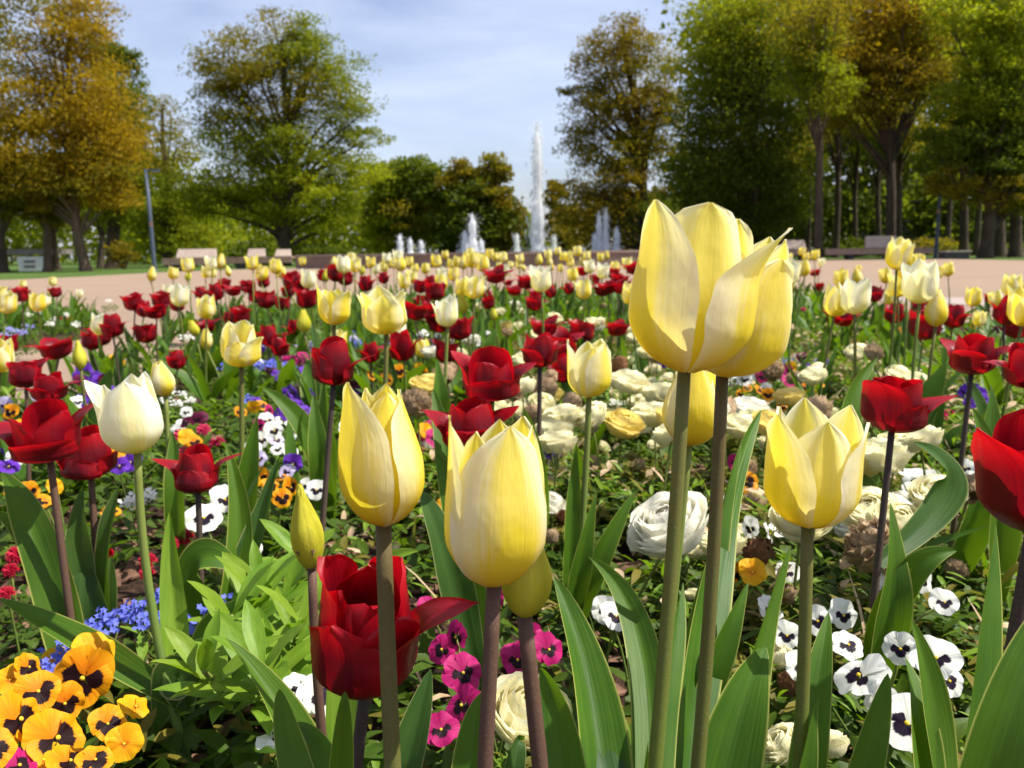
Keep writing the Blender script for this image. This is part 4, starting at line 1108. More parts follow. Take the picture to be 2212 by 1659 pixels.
# ---- ranunculus
def ranunculus_mesh(var, col, hi):
    key = ('ran', var, col, hi)
    if key in MESHES: return MESHES[key]
    r = random.Random(var * 5 + 1)
    mb = MB()
    wilt = col.startswith('wilted')
    nl = 9 if hi else 5
    nu, nv = (7, 7) if hi else (5, 4)
    v = np.linspace(-1, 1, nv)[:, None]
    u = np.linspace(-1, 1, nu)[None, :]
    for l in range(nl):
        t = l / (nl - 1)
        Rr = .5 * (.30 + .70 * t ** .8)
        npet = int(4 + 5 * t)
        for k in range(npet):
            az = 2 * PI * (k + .5 * (l % 2)) / npet + r.uniform(-.25, .25)
            ph = math.radians(16 + 88 * t ** 1.1 + r.uniform(-8, 8))
            da, dz = math.radians(36 - 8 * t), math.radians(44)
            phi = ph + v * da * (1 - .25 * np.abs(u) ** 2.5)
            azu = az + u * dz / np.maximum(.5, np.sin(np.clip(ph, .3, 2)))
            up_ = np.clip(-v, 0, 1)
            rr = Rr * (1 + (.16 + .10 * t) * up_ ** 2 + .06 * np.sin(u * 4 + k * 2.1 + l) * up_ - .10 * np.clip(v, 0, 1) + r.uniform(-.05, .05) - .05 * u ** 2)
            if wilt:
                rr = rr * (1 + .22 * np.sin(u * 7 + k * 3.3 + l) * np.sin(v * 5 + k))
            phi = np.clip(phi, .02, 2.7)
            V = np.stack([rr * np.sin(phi) * np.cos(azu), rr * np.sin(phi) * np.sin(azu), rr * np.cos(phi) * (.90 if not wilt else 1.0) + 0 * u], -1)
            mb.grid(V, None)
    MESHES[key] = mb.mesh('ranunculus_bloom', M[col])
    return MESHES[key]
RAN = """1447,1140,158,white 1562,1180,92,cream 1140,1545,162,cream 1692,1612,92,cream 1785,1612,86,cream 1624,887,76,white 1898,988,112,cream 1852,1128,86,white 1413,897,82,cream 1347,918,78,yellow 1215,905,80,cream
1360,827,72,cream 1425,852,66,cream 1197,1003,48,cream 900,872,64,beige 918,966,52,white 1190,1090,58,white 1190,852,48,yellow 1112,868,46,cream 1085,862,44,cream 1115,885,48,cream 1070,880,50,cream
1640,1198,70,brown 1630,1088,52,beige 1700,1285,48,beige 1712,1480,62,brown 2095,1058,64,beige 2085,1108,32,beige 1612,1012,44,beige 1278,928,30,beige 1150,892,40,beige 1108,850,38,beige 1188,815,34,beige 1158,843,28,beige
1338,790,40,brown 1398,762,42,cream 1416,827,30,cream 1330,853,28,cream 1200,686,30,cream 1281,700,36,cream 1113,657,22,white 1125,672,18,cream 1149,722,24,cream 1092,705,24,yellow 1108,712,24,cream 1118,703,22,cream 1095,718,22,beige
1048,724,22,cream 1062,735,20,cream 1286,724,16,yellow 1342,660,14,yellow 1225,655,14,yellow 1303,660,14,beige 930,770,30,cream 970,800,38,beige 1010,822,28,beige 1886,763,42,beige 1762,802,44,cream 1718,818,36,beige 1670,802,46,beige
1850,805,20,yellow 1795,655,14,yellow 1875,1058,40,beige 1770,1150,44,cream 1700,1100,36,beige 645,838,26,beige 1945,1075,34,white 2150,1130,40,white 1560,1130,40,cream 1500,1190,44,cream 1310,640,12,cream 1380,690,14,cream
1410,800,34,cream 1440,820,30,cream 1353,714,32,cream 1518,717,33,white 1373,730,35,cream 1162,726,34,cream 1293,697,29,cream 1435,680,26,cream 1576,716,33,cream 1459,647,20,beige 976,640,17,cream 1039,661,21,cream 1543,668,24,white 1289,707,31,white 1018,736,35,white 1614,729,35,cream 896,681,25,cream 1080,673,23,cream 1341,824,53,cream 1129,838,55,cream 1415,762,41,beige 1421,746,38,cream 1602,782,45,cream 913,834,53,yellow 1178,840,55,beige 934,761,40,white 988,769,41,cream 1154,782,44,cream 1473,752,39,yellow 1536,744,38,cream 1054,801,47,yellow 1579,780,45,cream 1131,778,43,cream 1491,815,51,cream 1637,759,41,cream 959,812,49,beige 923,828,52,yellow 1511,794,47,cream 1204,957,77,cream 1538,893,66,white 1196,933,73,cream 1451,938,74,cream 1216,897,66,cream 1560,889,65,beige 1600,922,72,cream 1627,905,68,cream 1481,891,66,cream 1278,900,67,cream 1187,942,74,cream 1449,909,69,yellow 1704,858,60,yellow 1662,919,71,yellow 1890,892,67,cream 1770,900,68,cream 1940,812,52,cream 1984,828,55,cream 1849,762,42,cream 1757,814,52,cream 1934,889,66,yellow 1765,888,66,beige 1766,928,73,cream 1991,951,78,cream 1857,999,87,yellow 2024,1074,101,cream 1935,1135,112,cream 1892,1184,122,beige 1764,1092,104,cream 1935,966,81,cream 1880,1109,107,cream 1729,1124,110,cream 1660,1278,44,cream 2062,1232,50,beige 1682,1420,60,cream 1602,1332,42,beige 1500,1285,40,cream 1190,1160,36,beige 1218,1120,34,brown 1250,1095,30,cream 1380,1005,30,beige 1330,1010,30,cream 1280,1000,32,beige 1300,965,34,cream 1740,950,44,cream 1700,905,40,cream 1380,870,44,cream 1330,900,40,cream 1300,830,34,cream 1170,872,50,cream 1140,900,46,white 1395,925,48,cream 1235,870,44,beige 1190,930,34,cream 1260,960,30,beige 1150,940,40,cream 1355,780,26,cream 1385,740,22,cream 1300,760,24,white 1215,730,20,cream 1170,700,18,cream 1250,668,16,cream 1180,655,14,cream 1145,690,18,yellow 1040,780,26,cream 1000,770,24,cream 955,745,22,cream 900,740,18,cream 1350,715,18,cream 1320,735,20,beige 1640,780,24,cream 1600,800,26,cream 1660,900,36,beige 1590,905,40,cream 1660,960,44,cream 1750,1000,40,beige 1470,1010,30,cream 1420,960,40,cream 1600,1150,44,cream 1255,640,12,beige 1240,700,20,cream 1035,690,14,cream 985,770,20,cream""".split()
for w in RAN:
    a = w.split(',')
    px, py, wd, col = float(a[0]), float(a[1]), float(a[2]), a[3]
    r = random.Random(int(px * 3 + py))
    wilt = col in ('beige', 'brown')
    z = SOIL_Z + r.uniform(.15, .20)
    for _ in range(8):
        P = on_z(px, py, z)
        s = wd * proj(P)[2] / FPX
        if s < (.036 if wilt else .050): z -= .012
        elif s > (.062 if wilt else .080): z += .012
    P = on_z(px, py, z)
    s = wd * proj(P)[2] / FPX
    root = Vector((P.x + r.gauss(0, .02), P.y + .02 + r.gauss(0, .02), SOIL_Z - .004))
    t = thing('ranunculus', 'x', 'ranunculus', root, 0, 'ranunculus plants')
    put('foliage', mound_mesh('ranunculus', r.randrange(6)), t, (0, 0, 0), (0, 0, r.uniform(0, 6)), r.uniform(.8, 1.15))
    stalk(t, (0, 0, 0), P - root - Vector((0, 0, s * .2)), .0017, 'stem_green')
    cm = {'white': 'ranunculus_white', 'cream': 'ranunculus_cream', 'yellow': 'ranunculus_yellow', 'beige': 'wilted_beige', 'brown': 'wilted_brown'}[col]
    f = put('bloom', ranunculus_mesh(r.randrange(4), cm, wd > 30), t, P - root, (r.gauss(.25, .2) if not wilt else r.gauss(.3, .5), r.gauss(0, .25), r.uniform(0, 6)), s * (.97 if not wilt else .92))
    if wilt: f.scale = (s * .8, s * .85, s * 1.1)
    PLACED.append((t, 'ranunculus', {'beige': 'withered beige', 'brown': 'withered brown'}.get(col, col), px, py))

# ---- forget-me-nots, tiny white flowers, daisies
def floret_mesh(var, col, n, spread):
    key = ('flo', var, col)
    if key in MESHES: return MESHES[key]
    r = np.random.default_rng(var + 9)
    mb = MB()
    c = r.normal(0, spread, (n, 3)) * np.array([1, 1, .55])
    for k in range(n):
        nd = nrm(np.array([r.normal(0, .5), -.5 + r.normal(0, .4), .8]))
        x = nrm(np.cross(nd, [0, 1, .3])); y = np.cross(nd, x)
        s = r.uniform(.0032, .0048)
        a = np.arange(10) / 10 * 2 * PI
        rr = s * np.where(np.arange(10) % 2 == 0, 1.0, .62)
        ring = c[k] + rr[:, None] * (np.cos(a)[:, None] * x + np.sin(a)[:, None] * y) + nd * .0006
        b = mb.verts(np.concatenate([ring, [c[k] - nd * .0006]]))
        mb.f.append(np.stack([b + np.arange(10), b + (np.arange(10) + 1) % 10, np.full(10, b + 10)], -1)); mb.mi.append(np.zeros(10, int))
    MESHES[key] = mb.mesh('flower_cluster', M[col])
    return MESHES[key]
FMN = """225,1338,60,blue 265,1330,44,blue 330,1342,52,blue 345,1290,44,blue 130,1392,52,blue 155,1402,44,blue 368,1330,40,blue 470,1312,34,blue 292,1318,40,blue 130,1425,40,blue 415,1370,34,blue
100,935,50,blue 52,950,44,blue 82,905,44,blue 112,922,44,blue 130,890,40,blue 22,712,46,pale 45,718,46,pale 62,706,40,pale 10,725,40,pale 228,688,40,pale 210,692,36,pale 250,684,30,white
2122,918,40,blue 2135,935,36,blue 1722,776,34,pale 1742,778,34,pale 1705,782,30,pale 762,722,30,blue 770,742,28,blue 745,735,26,blue 590,785,30,blue 565,790,26,blue 618,792,24,blue 488,795,26,blue 535,860,24,blue
395,852,40,white 370,842,40,white 412,865,36,white 385,872,36,white 360,862,30,white 118,690,40,white 145,680,40,white 90,672,36,white 165,700,34,white 60,680,30,white 400,730,34,white 420,725,34,white 440,735,30,white 455,728,28,white
300,1075,36,white 320,1068,34,white 285,1085,30,white 1975,800,36,white 1995,812,34,white 1960,815,30,white 2010,828,28,white 1880,800,24,white 110,700,30,white 235,650,24,white 1330,870,30,white 1385,855,30,white""".split()
r2 = random.Random(77)
cl2 = []
for w in FMN:
    a = w.split(',')
    px, py, wd, col = float(a[0]), float(a[1]), float(a[2]), a[3]
    P = on_z(px, py, SOIL_Z + .10 + r2.uniform(-.01, .02))
    for c in cl2:
        if c['col'] == col and (c['c'] - P).length < .16 and len(c['f']) < 6:
            c['f'].append((P, px, py)); break
    else:
        cl2.append(dict(col=col, c=P, f=[(P, px, py)]))
for ci, c in enumerate(cl2):
    white = c['col'] == 'white'
    root = Vector((c['c'].x, c['c'].y, SOIL_Z - .004))
    t = thing('alyssum_plant' if white else 'forget_me_not_plant', 'x', 'alyssum' if white else 'forget-me-not', root, 0, 'small blue and white flowers')
    put('foliage', mound_mesh('pansy', ci % 5), t, (0, 0, 0), (0, 0, ci), (.8, .8, .9))
    for (P, px, py) in c['f']:
        stalk(t, (0, 0, .01), P - root, .0009)
        put('flower_cluster', floret_mesh(r2.randrange(3), {'blue': 'blue', 'pale': 'blue_pale', 'white': 'white_tiny'}[c['col']], 34, .0085), t, P - root, (0, 0, r2.uniform(-.4, .4)), 1.0 if P.y < 2.5 else 1.6)
    PLACED.append((t, 'alyssum' if white else 'forget-me-not', 'tiny white' if white else 'pale blue' if c['col'] == 'pale' else 'bright blue', c['f'][0][1], c['f'][0][2]))
def daisy_mesh(col):
    key = ('daisy', col)
    if key in MESHES: return MESHES[key]
    mb = MB()
    r = np.random.default_rng(5)
    n = 150
    az = r.uniform(0, 2 * PI, n)
    lay = np.sqrt(r.uniform(0.02, 1, n))
    P = np.stack([np.cos(az) * .12 * lay, np.sin(az) * .12 * lay, .20 - .12 * lay ** 2], -1)
    mb.grids(*leaf_patch(P, az, 1.1 - 1.0 * lay, np.full(n, .34), np.full(n, .09), r))
    mb.ball((0, 0, .06), .16, 8, 6, 0, .8)
    MESHES[key] = mb.mesh('daisy_head', M[col])
    return MESHES[key]
DAI = """400,1167,52,red 368,1178,40,red 392,945,42,pink 470,962,44,pink 440,932,36,pink 402,980,36,pink 92,1250,44,red 38,1203,52,red 15,1285,40,red 25,1235,40,red 320,1216,46,red 318,1240,34,red 1995,905,40,pink 2018,915,36,pink 2035,902,30,pink 2012,930,34,pink 2050,895,26,pink 1978,930,26,pink
498,772,34,pink 540,780,26,red 560,772,24,red 1868,612,10,red 1700,690,14,pink 1735,670,14,pink 130,690,18,pink 85,870,24,pink 150,690,14,pink""".split()
for w in DAI:
    a = w.split(',')
    px, py, wd, col = float(a[0]), float(a[1]), float(a[2]), a[3]
    P = on_z(px, py, SOIL_Z + .085)
    s = min(max(wd * proj(P)[2] / FPX, .022), .040)
    root = Vector((P.x, P.y + .01, SOIL_Z - .004))
    t = thing('daisy_plant', 'x', 'daisy', root, 0, 'red and pink daisies')
    put('foliage', mound_mesh('pansy', int(px) % 5), t, (0, 0, 0), (0, 0, px), (.5, .5, .5))
    stalk(t, (0, 0, 0), P - root, .0013)
    put('flower_head', daisy_mesh('daisy_' + col), t, P - root, (r2.gauss(.3, .15), r2.gauss(0, .2), 0), s)
    PLACED.append((t, 'daisy', {'red': 'crimson', 'pink': 'pink'}[col], px, py))

# ---- the pale green leafy lily plant left of the big red tulip
def lily(label, stems):
    base = on_z(575, 1500, SOIL_Z)
    t = thing('lily_plant', label, 'lily plant', base)
    r = random.Random(12)
    for (tp, d, n, ln) in stems:
        top = at(tp[0], tp[1], d) - base
        foot = Vector((top.x * .35, top.y * .35, 0))
        st = MB()
        stem_tube(st, foot, top, (0, 0, .01), .0026, .0018, 7, 8)
        so = st.build('stem', M['stem_green'], t)
        for k in range(n):
            f = .45 + .55 * (k + .5) / n
            p0 = foot.lerp(top, f)
            az = k * 2.4 + r.uniform(-.3, .3)
            el = .15 + .75 * f * f + r.uniform(-.25, .25)
            L_ = ln * r.uniform(.75, 1.15) * (1.15 - .4 * f)
            dv = Vector((math.cos(az) * math.cos(el), math.sin(az) * math.cos(el), math.sin(el)))
            p2 = p0 + dv * L_ + Vector((0, 0, -.25 * L_ * (1 - f)))
            p1 = p0 + dv * L_ * .55 + Vector((0, 0, .12 * L_))
            mb = MB()
            leaf_strip(mb, p0, p1, p2, L_ * r.uniform(.22, .30), (0, -.25, 1), .25, .08, 10, 5, k, r.uniform(-.3, .3), ([0, .1, .35, .6, .85, 1], [.25, .55, 1, .92, .4, .02]))
            mb.build('leaf', M['leaf_bright'], so)
lily('leafy pale green lily plant without flowers, left of the big red tulip',
     [((560, 1270), .74, 15, .085), ((620, 1290), .78, 14, .085), ((500, 1330), .70, 14, .085), ((650, 1340), .68, 13, .08), ((565, 1440), .60, 15, .085), ((440, 1450), .60, 12, .075), ((650, 1200), .90, 10, .08)])
# ------------------------------------------------------------------ ground cover between the plants (nobody could count it)
def inside_many(X, Y, bed, margin):
    c = bed.mean(0)
    px, py = (X - c[0]) / margin + c[0], (Y - c[1]) / margin + c[1]
    res = np.zeros(len(X), bool)
    A = bed; Bq = np.roll(bed, -1, 0)
    for (x1, y1), (x2, y2) in zip(A, Bq):
        if y1 == y2: continue
        cnd = ((y1 > py) != (y2 > py)) & (px < x1 + (py - y1) / (y2 - y1) * (x2 - x1))
        res ^= cnd
    return res
rg = np.random.default_rng(3)
BARE = [(on_z(x, y, SOIL_Z), r) for x, y, r in [(275, 1190, .13), (60, 1400, .14), (250, 1130, .09), (470, 1010, .10), (1300, 1250, .07), (20, 1330, .10), (130, 1480, .05), (440, 960, .09), (2010, 1330, .05), (1330, 1480, .05)]]
def cover(name, n, box, length, width, hgt, mat, bed, margin=.95, el=(-.2, 1.0), label=None):
    X = rg.uniform(box[0], box[1], n); Y = rg.uniform(box[2], box[3], n)
    ok = inside_many(X, Y, bed, margin)
    for P, r in BARE:
        ok &= ((X - P.x) ** 2 + ((Y - P.y) * .8) ** 2 > r * r * 1.7) | (rg.uniform(0, 1, n) < .03)
    pat = np.sin(X * 7.3 + 1.3 * np.sin(Y * 5.1)) + np.sin(Y * 6.1 + 1.7 * np.sin(X * 4.3))
    ok &= pat > rg.uniform(-2.2, .5, n)
    X, Y, pat = X[ok], Y[ok], pat[ok]
    m = len(X)
    Z = SOIL_Z + rg.uniform(0, 1, m) ** 1.2 * hgt * (.55 + .25 * np.clip(pat, -1, 1.5))
    V, UV = leaf_patch(np.stack([X, Y, Z], -1), rg.uniform(0, 6.28, m), rg.uniform(el[0], el[1], m), length * rg.uniform(.6, 1.4, m), width * rg.uniform(.6, 1.3, m), rg)
    V[..., 2] = np.maximum(V[..., 2], SOIL_Z - .005)
    mb = MB()
    mb.grids(V, UV)
    return tag(mb.build(name, M[mat]), kind='stuff')
cover('ground_cover_leaves', 34000, (-1.7, 1.8, .35, 2.2), .030, .014, .095, 'leaf_small', BED)
cover('ground_cover_leaves', 9000, (-1.7, 1.8, .45, 2.4), .034, .010, .10, 'leaf_bright', BED)
cover('ground_cover_leaves', 16000, (-.4, 1.8, .6, 4.0), .032, .010, .13, 'leaf_olive', BED)
cover('ground_cover_leaves', 30000, (-2.9, 3.6, 2.0, 4.6), .040, .018, .085, 'leaf_small', BED)
cover('ground_cover_leaves', 24000, (-3.0, 3.6, 4.4, 8.2), .055, .026, .10, 'leaf_small', BED)
cover('ground_cover_leaves', 9000, (-5.2, -2.6, 4.2, 7.0), .05, .022, .11, 'leaf_small', BED2)
cover('tulip_foliage_mass', 3600, (-2.9, 3.6, 2.4, 8.2), .18, .026, .03, 'leaf', BED, .88, (.9, 1.5))
cover('tulip_foliage_mass', 260, (-1.3, 1.8, 1.0, 2.5), .17, .026, .02, 'leaf', BED, .88, (.8, 1.5))
cover('tulip_foliage_mass', 700, (-5.1, -2.7, 4.3, 6.9), .20, .028, .04, 'leaf', BED2, .9, (.9, 1.5))
cover('withered_leaf_litter', 1500, (-1.7, 1.8, .4, 2.6), .030, .014, .05, 'wilted_brown', BED, .95, (-.4, .7))
cover('withered_leaf_litter', 1300, (-.2, 1.8, .6, 3.4), .028, .012, .12, 'wilted_beige', BED, .95, (-.4, 1.2))
cover('withered_leaf_litter', 5200, (-.3, 1.9, .7, 4.6), .024, .016, .15, 'wilted_beige', BED, .95, (-.4, 1.2))
cover('dry_stalks', 1500, (-.4, 1.9, .7, 4.2), .11, .0045, .03, 'leaf_olive', BED, .95, (.7, 1.5))
cover('dry_stalks', 700, (-.4, 1.9, .7, 4.2), .10, .004, .03, 'wilted_beige', BED, .95, (.5, 1.5))
cover('feathery_leaves', 26000, (-.2, 1.8, .5, 3.2), .022, .006, .13, 'leaf_bright', BED, .95, (-.3, 1.1))
# bark chips on the bare soil
X = rg.uniform(-1.6, 1.9, 5200); Y = rg.uniform(.4, 2.6, 5200)
ok = inside_many(X, Y, BED, .95)
X, Y = X[ok], Y[ok]; n = len(X)
az = rg.uniform(0, 6.28, n); l = rg.uniform(.007, .024, n); w = l * rg.uniform(.25, .6, n)
d1 = np.stack([np.cos(az), np.sin(az), rg.normal(0, .25, n)], -1) * l[:, None]
d2 = np.stack([-np.sin(az), np.cos(az), rg.normal(0, .4, n)], -1) * w[:, None]
c = np.stack([X, Y, np.full(n, SOIL_Z + .004) + rg.uniform(0, .006, n)], -1)
mb = MB()
mb.quads(np.stack([c - d1 - d2, c + d1 - d2, c + d1 + d2, c - d1 + d2], 1))
up = np.array([0, 0, .003])
mb.quads(np.stack([c - d1 - d2 - up, c + d1 - d2 - up, c + d1 - d2, c - d1 - d2], 1))
M['bark_chip'] = plain('bark_chip', (0.20, 0.11, 0.07), (0.09, 0.045, 0.028), 60, .9)
tag(mb.build('bark_chips', M['bark_chip'], smooth=False), kind='stuff')

# ------------------------------------------------------------------ trees
def bark_mat(name, a, c2):
    b = NB(name)
    o = b.n('Mapping', {'Vector': b.obj(), 'Scale': (1, 1, .25)}).outputs[0]
    n1 = b.noise(o, 9.0, 6, .7)
    return b.solid(b.mix(b.step(n1, .3, .7), a, c2), .9, .15, b.bump(n1, .8, .05))
M['bark'] = bark_mat('dark_bark', (0.040, 0.030, 0.022), (0.095, 0.070, 0.048))
M['bark_brown'] = bark_mat('brown_bark', (0.085, 0.056, 0.038), (0.16, 0.11, 0.075))
def crown_mat(name, a, c2, c3, k=.50):
    b = NB(name)
    o = b.obj()
    n1 = b.noise(o, .35, 3, .6)
    n2 = b.noise(o, 2.6, 3, .6)
    col = b.mix(b.step(n1, .38, .62), a, c2)
    col = b.mix(b.math('MULTIPLY', b.step(n2, .45, .7), .7), col, c3)
    return b.sheet(col, b.mix(.5, col, (c3[0] * 1.6, c3[1] * 1.6, c3[2])), k, .6, .15)
M['crown_orange'] = crown_mat('orange_young_leaves', (0.265, 0.180, 0.0071), (0.212, 0.165, 0.0094), (0.425, 0.277, 0.0094))
M['crown_green'] = crown_mat('fresh_green_leaves', (0.100, 0.147, 0.0071), (0.159, 0.189, 0.0094), (0.307, 0.330, 0.0094))
M['crown_dark'] = crown_mat('dark_green_leaves', (0.053, 0.085, 0.0071), (0.085, 0.116, 0.0083), (0.153, 0.189, 0.0094))
M['crown_olive'] = crown_mat('olive_brown_leaves', (0.159, 0.132, 0.0083), (0.112, 0.124, 0.0083), (0.295, 0.236, 0.0106))
M['crown_brown'] = crown_mat('copper_brown_leaves', (.165, .122, .007), (.125, .118, .007), (.27, .195, .008))
M['crown_lime'] = crown_mat('lime_leaves', (0.236, 0.271, 0.0083), (0.165, 0.212, 0.0083), (0.378, 0.413, 0.0118))
def leaf_cards(r, C, n_each, rad, size, flat=.42):
    """leaf-sized faces scattered round each clump centre"""
    m = len(C)
    P = np.repeat(C, n_each, 0) + np.clip(r.normal(0, 1, (m * n_each, 3)), -1.55, 1.55) * np.repeat(rad, n_each)[:, None] * np.array([1, 1, flat])
    n = len(P)
    nd = nrm(r.normal(0, 1, (n, 3)) + np.array([0, 0, .5]))
    a = nrm(np.cross(nd, r.normal(0, 1, (n, 3))))
    b = np.cross(nd, a)
    s = size * r.uniform(.55, 1.35, n)[:, None]
    return np.stack([P - a * s * .5, P + b * s * .32 + nd * s * .08, P + a * s * .5, P - b * s * .32 + nd * s * .08], 1)
def tree(name, label, foot, D, blobs, trunk, mats, size=.135, clump=120, density=1.05, seed=0, branches=16, bark='bark', group='park trees', tr=.32, clr=None):
    """foot: pixel of the trunk's base; D: metres away; blobs: crown lobes as (px, py, rx, ry, clumps, material) seen at D; trunk: pixels upwards"""
    r = np.random.default_rng(seed + 100)
    rb = random.Random(seed)
    B = at_y(foot[0], foot[1], D); B.z = -.02
    t = thing(name, label, 'tree', B, 0, group)
    k = D / FPX
    mbs = MB()
    tp = [np.array([0, 0, -.05])] + [np.array(at_y(x, y, D) - B) for x, y in trunk]
    for i in range(1, len(tp)):
        tp[i] = tp[i] + np.array([0, rb.uniform(-.3, .3), 0])
    tp = np.array(tp)
    tt = np.linspace(0, len(tp) - 1, len(tp) * 4)
    pts = np.stack([np.interp(tt, np.arange(len(tp)), tp[:, j]) for j in range(3)], -1)
    rad = tr * np.linspace(1.15, .35, len(pts)); rad[0] *= 1.35
    mbs.tube(pts, rad, 10)
    crowns = {}
    ends = []
    for (px, py, rx, ry, nc, mi) in blobs:
        c = np.array(at_y(px, py, D) - B)
        nc = int(nc * density)
        dirs = nrm(r.normal(0, 1, (nc, 3)))
        rr = r.uniform(0, 1, nc) ** (1 / 2.6) * np.where(r.uniform(0, 1, nc) < .10, r.uniform(1.0, 1.18, nc), 1.0)
        C = c + dirs * rr[:, None] * np.array([rx * k, max(rx, ry) * k * .8, ry * k])
        crad = np.minimum(rx, ry) * k * r.uniform(.10, .30, nc) + .14
        crowns.setdefault(mi, []).append(leaf_cards(r, C, clump, crad, size))
        for q in C[:max(2, int(branches * nc / max(1, sum(b[4] for b in blobs) * density)) + 1)]:
            ends.append(q)
    for q in ends:
        i = int(np.clip(np.interp(q[2] * .62, pts[:, 2], np.arange(len(pts))), 1, len(pts) - 1))
        a = pts[i]
        mid = a * .5 + q * .5 + np.array([rb.uniform(-.4, .4), rb.uniform(-.4, .4), rb.uniform(-.2, .7)])
        s = np.linspace(0, 1, 7)[:, None]
        bp = (1 - s) ** 2 * a + 2 * s * (1 - s) * mid + s * s * q
        mbs.tube(bp, np.linspace(min(rad[i] * .55, .14), .02, 7), 5)
    mbs.build('trunk', M[bark], t)
    mb = MB()
    ms = []
    for mi, arrs in crowns.items():
        ms.append(M[mats[mi]])
        mb.quads(np.concatenate(arrs), None, len(ms) - 1)
    mb.build('crown', ms, t, smooth=False)
    PLACED.append((t, None, '', foot[0], foot[1]))
    return t
OR, GR, DK, OL, BR, LI = 0, 1, 2, 3, 4, 5
MATS = ['crown_orange', 'crown_green', 'crown_dark', 'crown_olive', 'crown_brown', 'crown_lime']
tree('orange_leaved_tree', 'tall orange leaved tree at left edge, its crown running out of the top', (187, 594), 33,
     [(60, 60, 120, 120, 60, OL), (170, 60, 70, 90, 42, OR), (110, 200, 150, 110, 110, OR), (60, 330, 140, 90, 80, OR), (215, 300, 80, 90, 70, OR), (150, 380, 130, 60, 60, OL), (75, 425, 36, 26, 16, OR), (235, 400, 55, 60, 30, OR)],
     [(172, 500), (150, 400), (155, 280), (150, 120), (160, 20)], MATS, seed=1, branches=26, bark='bark_brown', tr=.19, size=.125)
tree('dark_green_tree', 'dark green tree with a drooping tip peeking out behind the orange tree', (246, 590), 40,
     [(240, 130, 45, 50, 26, DK), (262, 105, 26, 22, 9, DK), (265, 220, 50, 80, 50, DK), (270, 320, 60, 80, 50, OL), (220, 420, 60, 70, 40, GR), (290, 400, 60, 60, 36, GR)],
     [(238, 500), (240, 380), (245, 250), (240, 120)], MATS, seed=2, tr=.3)
tree('bare_topped_tree', 'small thin topped tree between the orange tree and the big green tree', (368, 590), 48,
     [(365, 330, 60, 70, 26, OL), (350, 250, 40, 45, 10, OL), (370, 420, 70, 80, 60, GR), (420, 470, 60, 60, 50, LI), (320, 480, 60, 60, 46, GR)],
     [(366, 500), (362, 400), (352, 300), (350, 225)], MATS, seed=3, branches=30, tr=.22)
tree('big_green_tree', 'big spreading green tree left of the fountain with long side boughs', (612, 560), 42,
     [(600, 80, 60, 50, 20, OL), (520, 130, 85, 60, 46, OL), (640, 100, 70, 60, 34, GR), (700, 150, 80, 70, 44, GR), (480, 200, 70, 80, 46, OL), (600, 200, 120, 80, 84, OL), (730, 240, 70, 60, 34, GR), (520, 300, 100, 70, 66, GR), (660, 310, 120, 70, 70, GR),
      (790, 300, 50, 25, 12, GR), (560, 390, 110, 60, 60, GR), (680, 410, 110, 50, 66, LI), (560, 450, 80, 45, 46, LI), (770, 370, 70, 40, 28, LI), (460, 420, 60, 60, 40, GR), (700, 470, 70, 40, 38, LI)],
     [(616, 500), (628, 430), (618, 330), (620, 220), (612, 90)], MATS, seed=4, branches=60, tr=.30, clump=105, size=.135)
tree('rounded_tree', 'rounded mid green tree right of the big spreading tree', (880, 560), 62,
     [(850, 420, 60, 70, 60, GR), (910, 400, 60, 65, 60, DK), (880, 470, 80, 60, 60, OL), (940, 470, 40, 60, 34, GR), (830, 500, 60, 45, 36, LI)], [(880, 480), (885, 380)], MATS, seed=5, tr=.3, size=.26)
tree('brownish_tree', 'brownish tree with a ragged top left of the tall jet', (1040, 556), 60,
     [(1000, 390, 40, 45, 26, BR), (1060, 400, 42, 60, 36, OL), (1075, 370, 26, 26, 7, OL), (1030, 460, 80, 70, 74, DK), (1085, 470, 40, 60, 30, BR), (985, 500, 50, 45, 30, DK), (1085, 520, 36, 30, 18, OL)], [(1040, 470), (1045, 380), (1062, 345)], MATS, seed=6, tr=.28, size=.25)
tree('distant_tree', 'small distant tree in the gap just left of the tall jet', (1132, 550), 110, [(1130, 490, 24, 45, 26, GR), (1138, 525, 34, 24, 18, DK)], [(1132, 500), (1132, 450)], MATS, seed=7, size=.45, tr=.3)
tree('distant_tree', 'small distant tree directly right of the tall jet', (1205, 550), 95, [(1198, 440, 22, 55, 30, BR), (1215, 500, 34, 50, 34, OL)], [(1205, 480), (1200, 400)], MATS, seed=8, size=.4, tr=.3)
tree('copper_tree', 'tall copper brown tree right of the fountain standing against the sky', (1392, 552), 46,
     [(1345, 90, 75, 50, 40, BR), (1310, 150, 70, 60, 44, BR), (1400, 160, 65, 70, 46, OL), (1290, 230, 65, 60, 40, BR), (1370, 240, 85, 60, 54, BR), (1265, 300, 50, 50, 28, OL), (1350, 330, 100, 60, 64, OL), (1230, 195, 24, 12, 4, OL), (1440, 270, 50, 70, 36, OL), (1330, 400, 110, 50, 60, BR), (1290, 470, 90, 60, 60, BR), (1400, 480, 80, 60, 50, DK)],
     [(1390, 460), (1388, 360), (1375, 240), (1350, 120), (1345, 60)], MATS, seed=9, branches=44, tr=.26, clump=115)
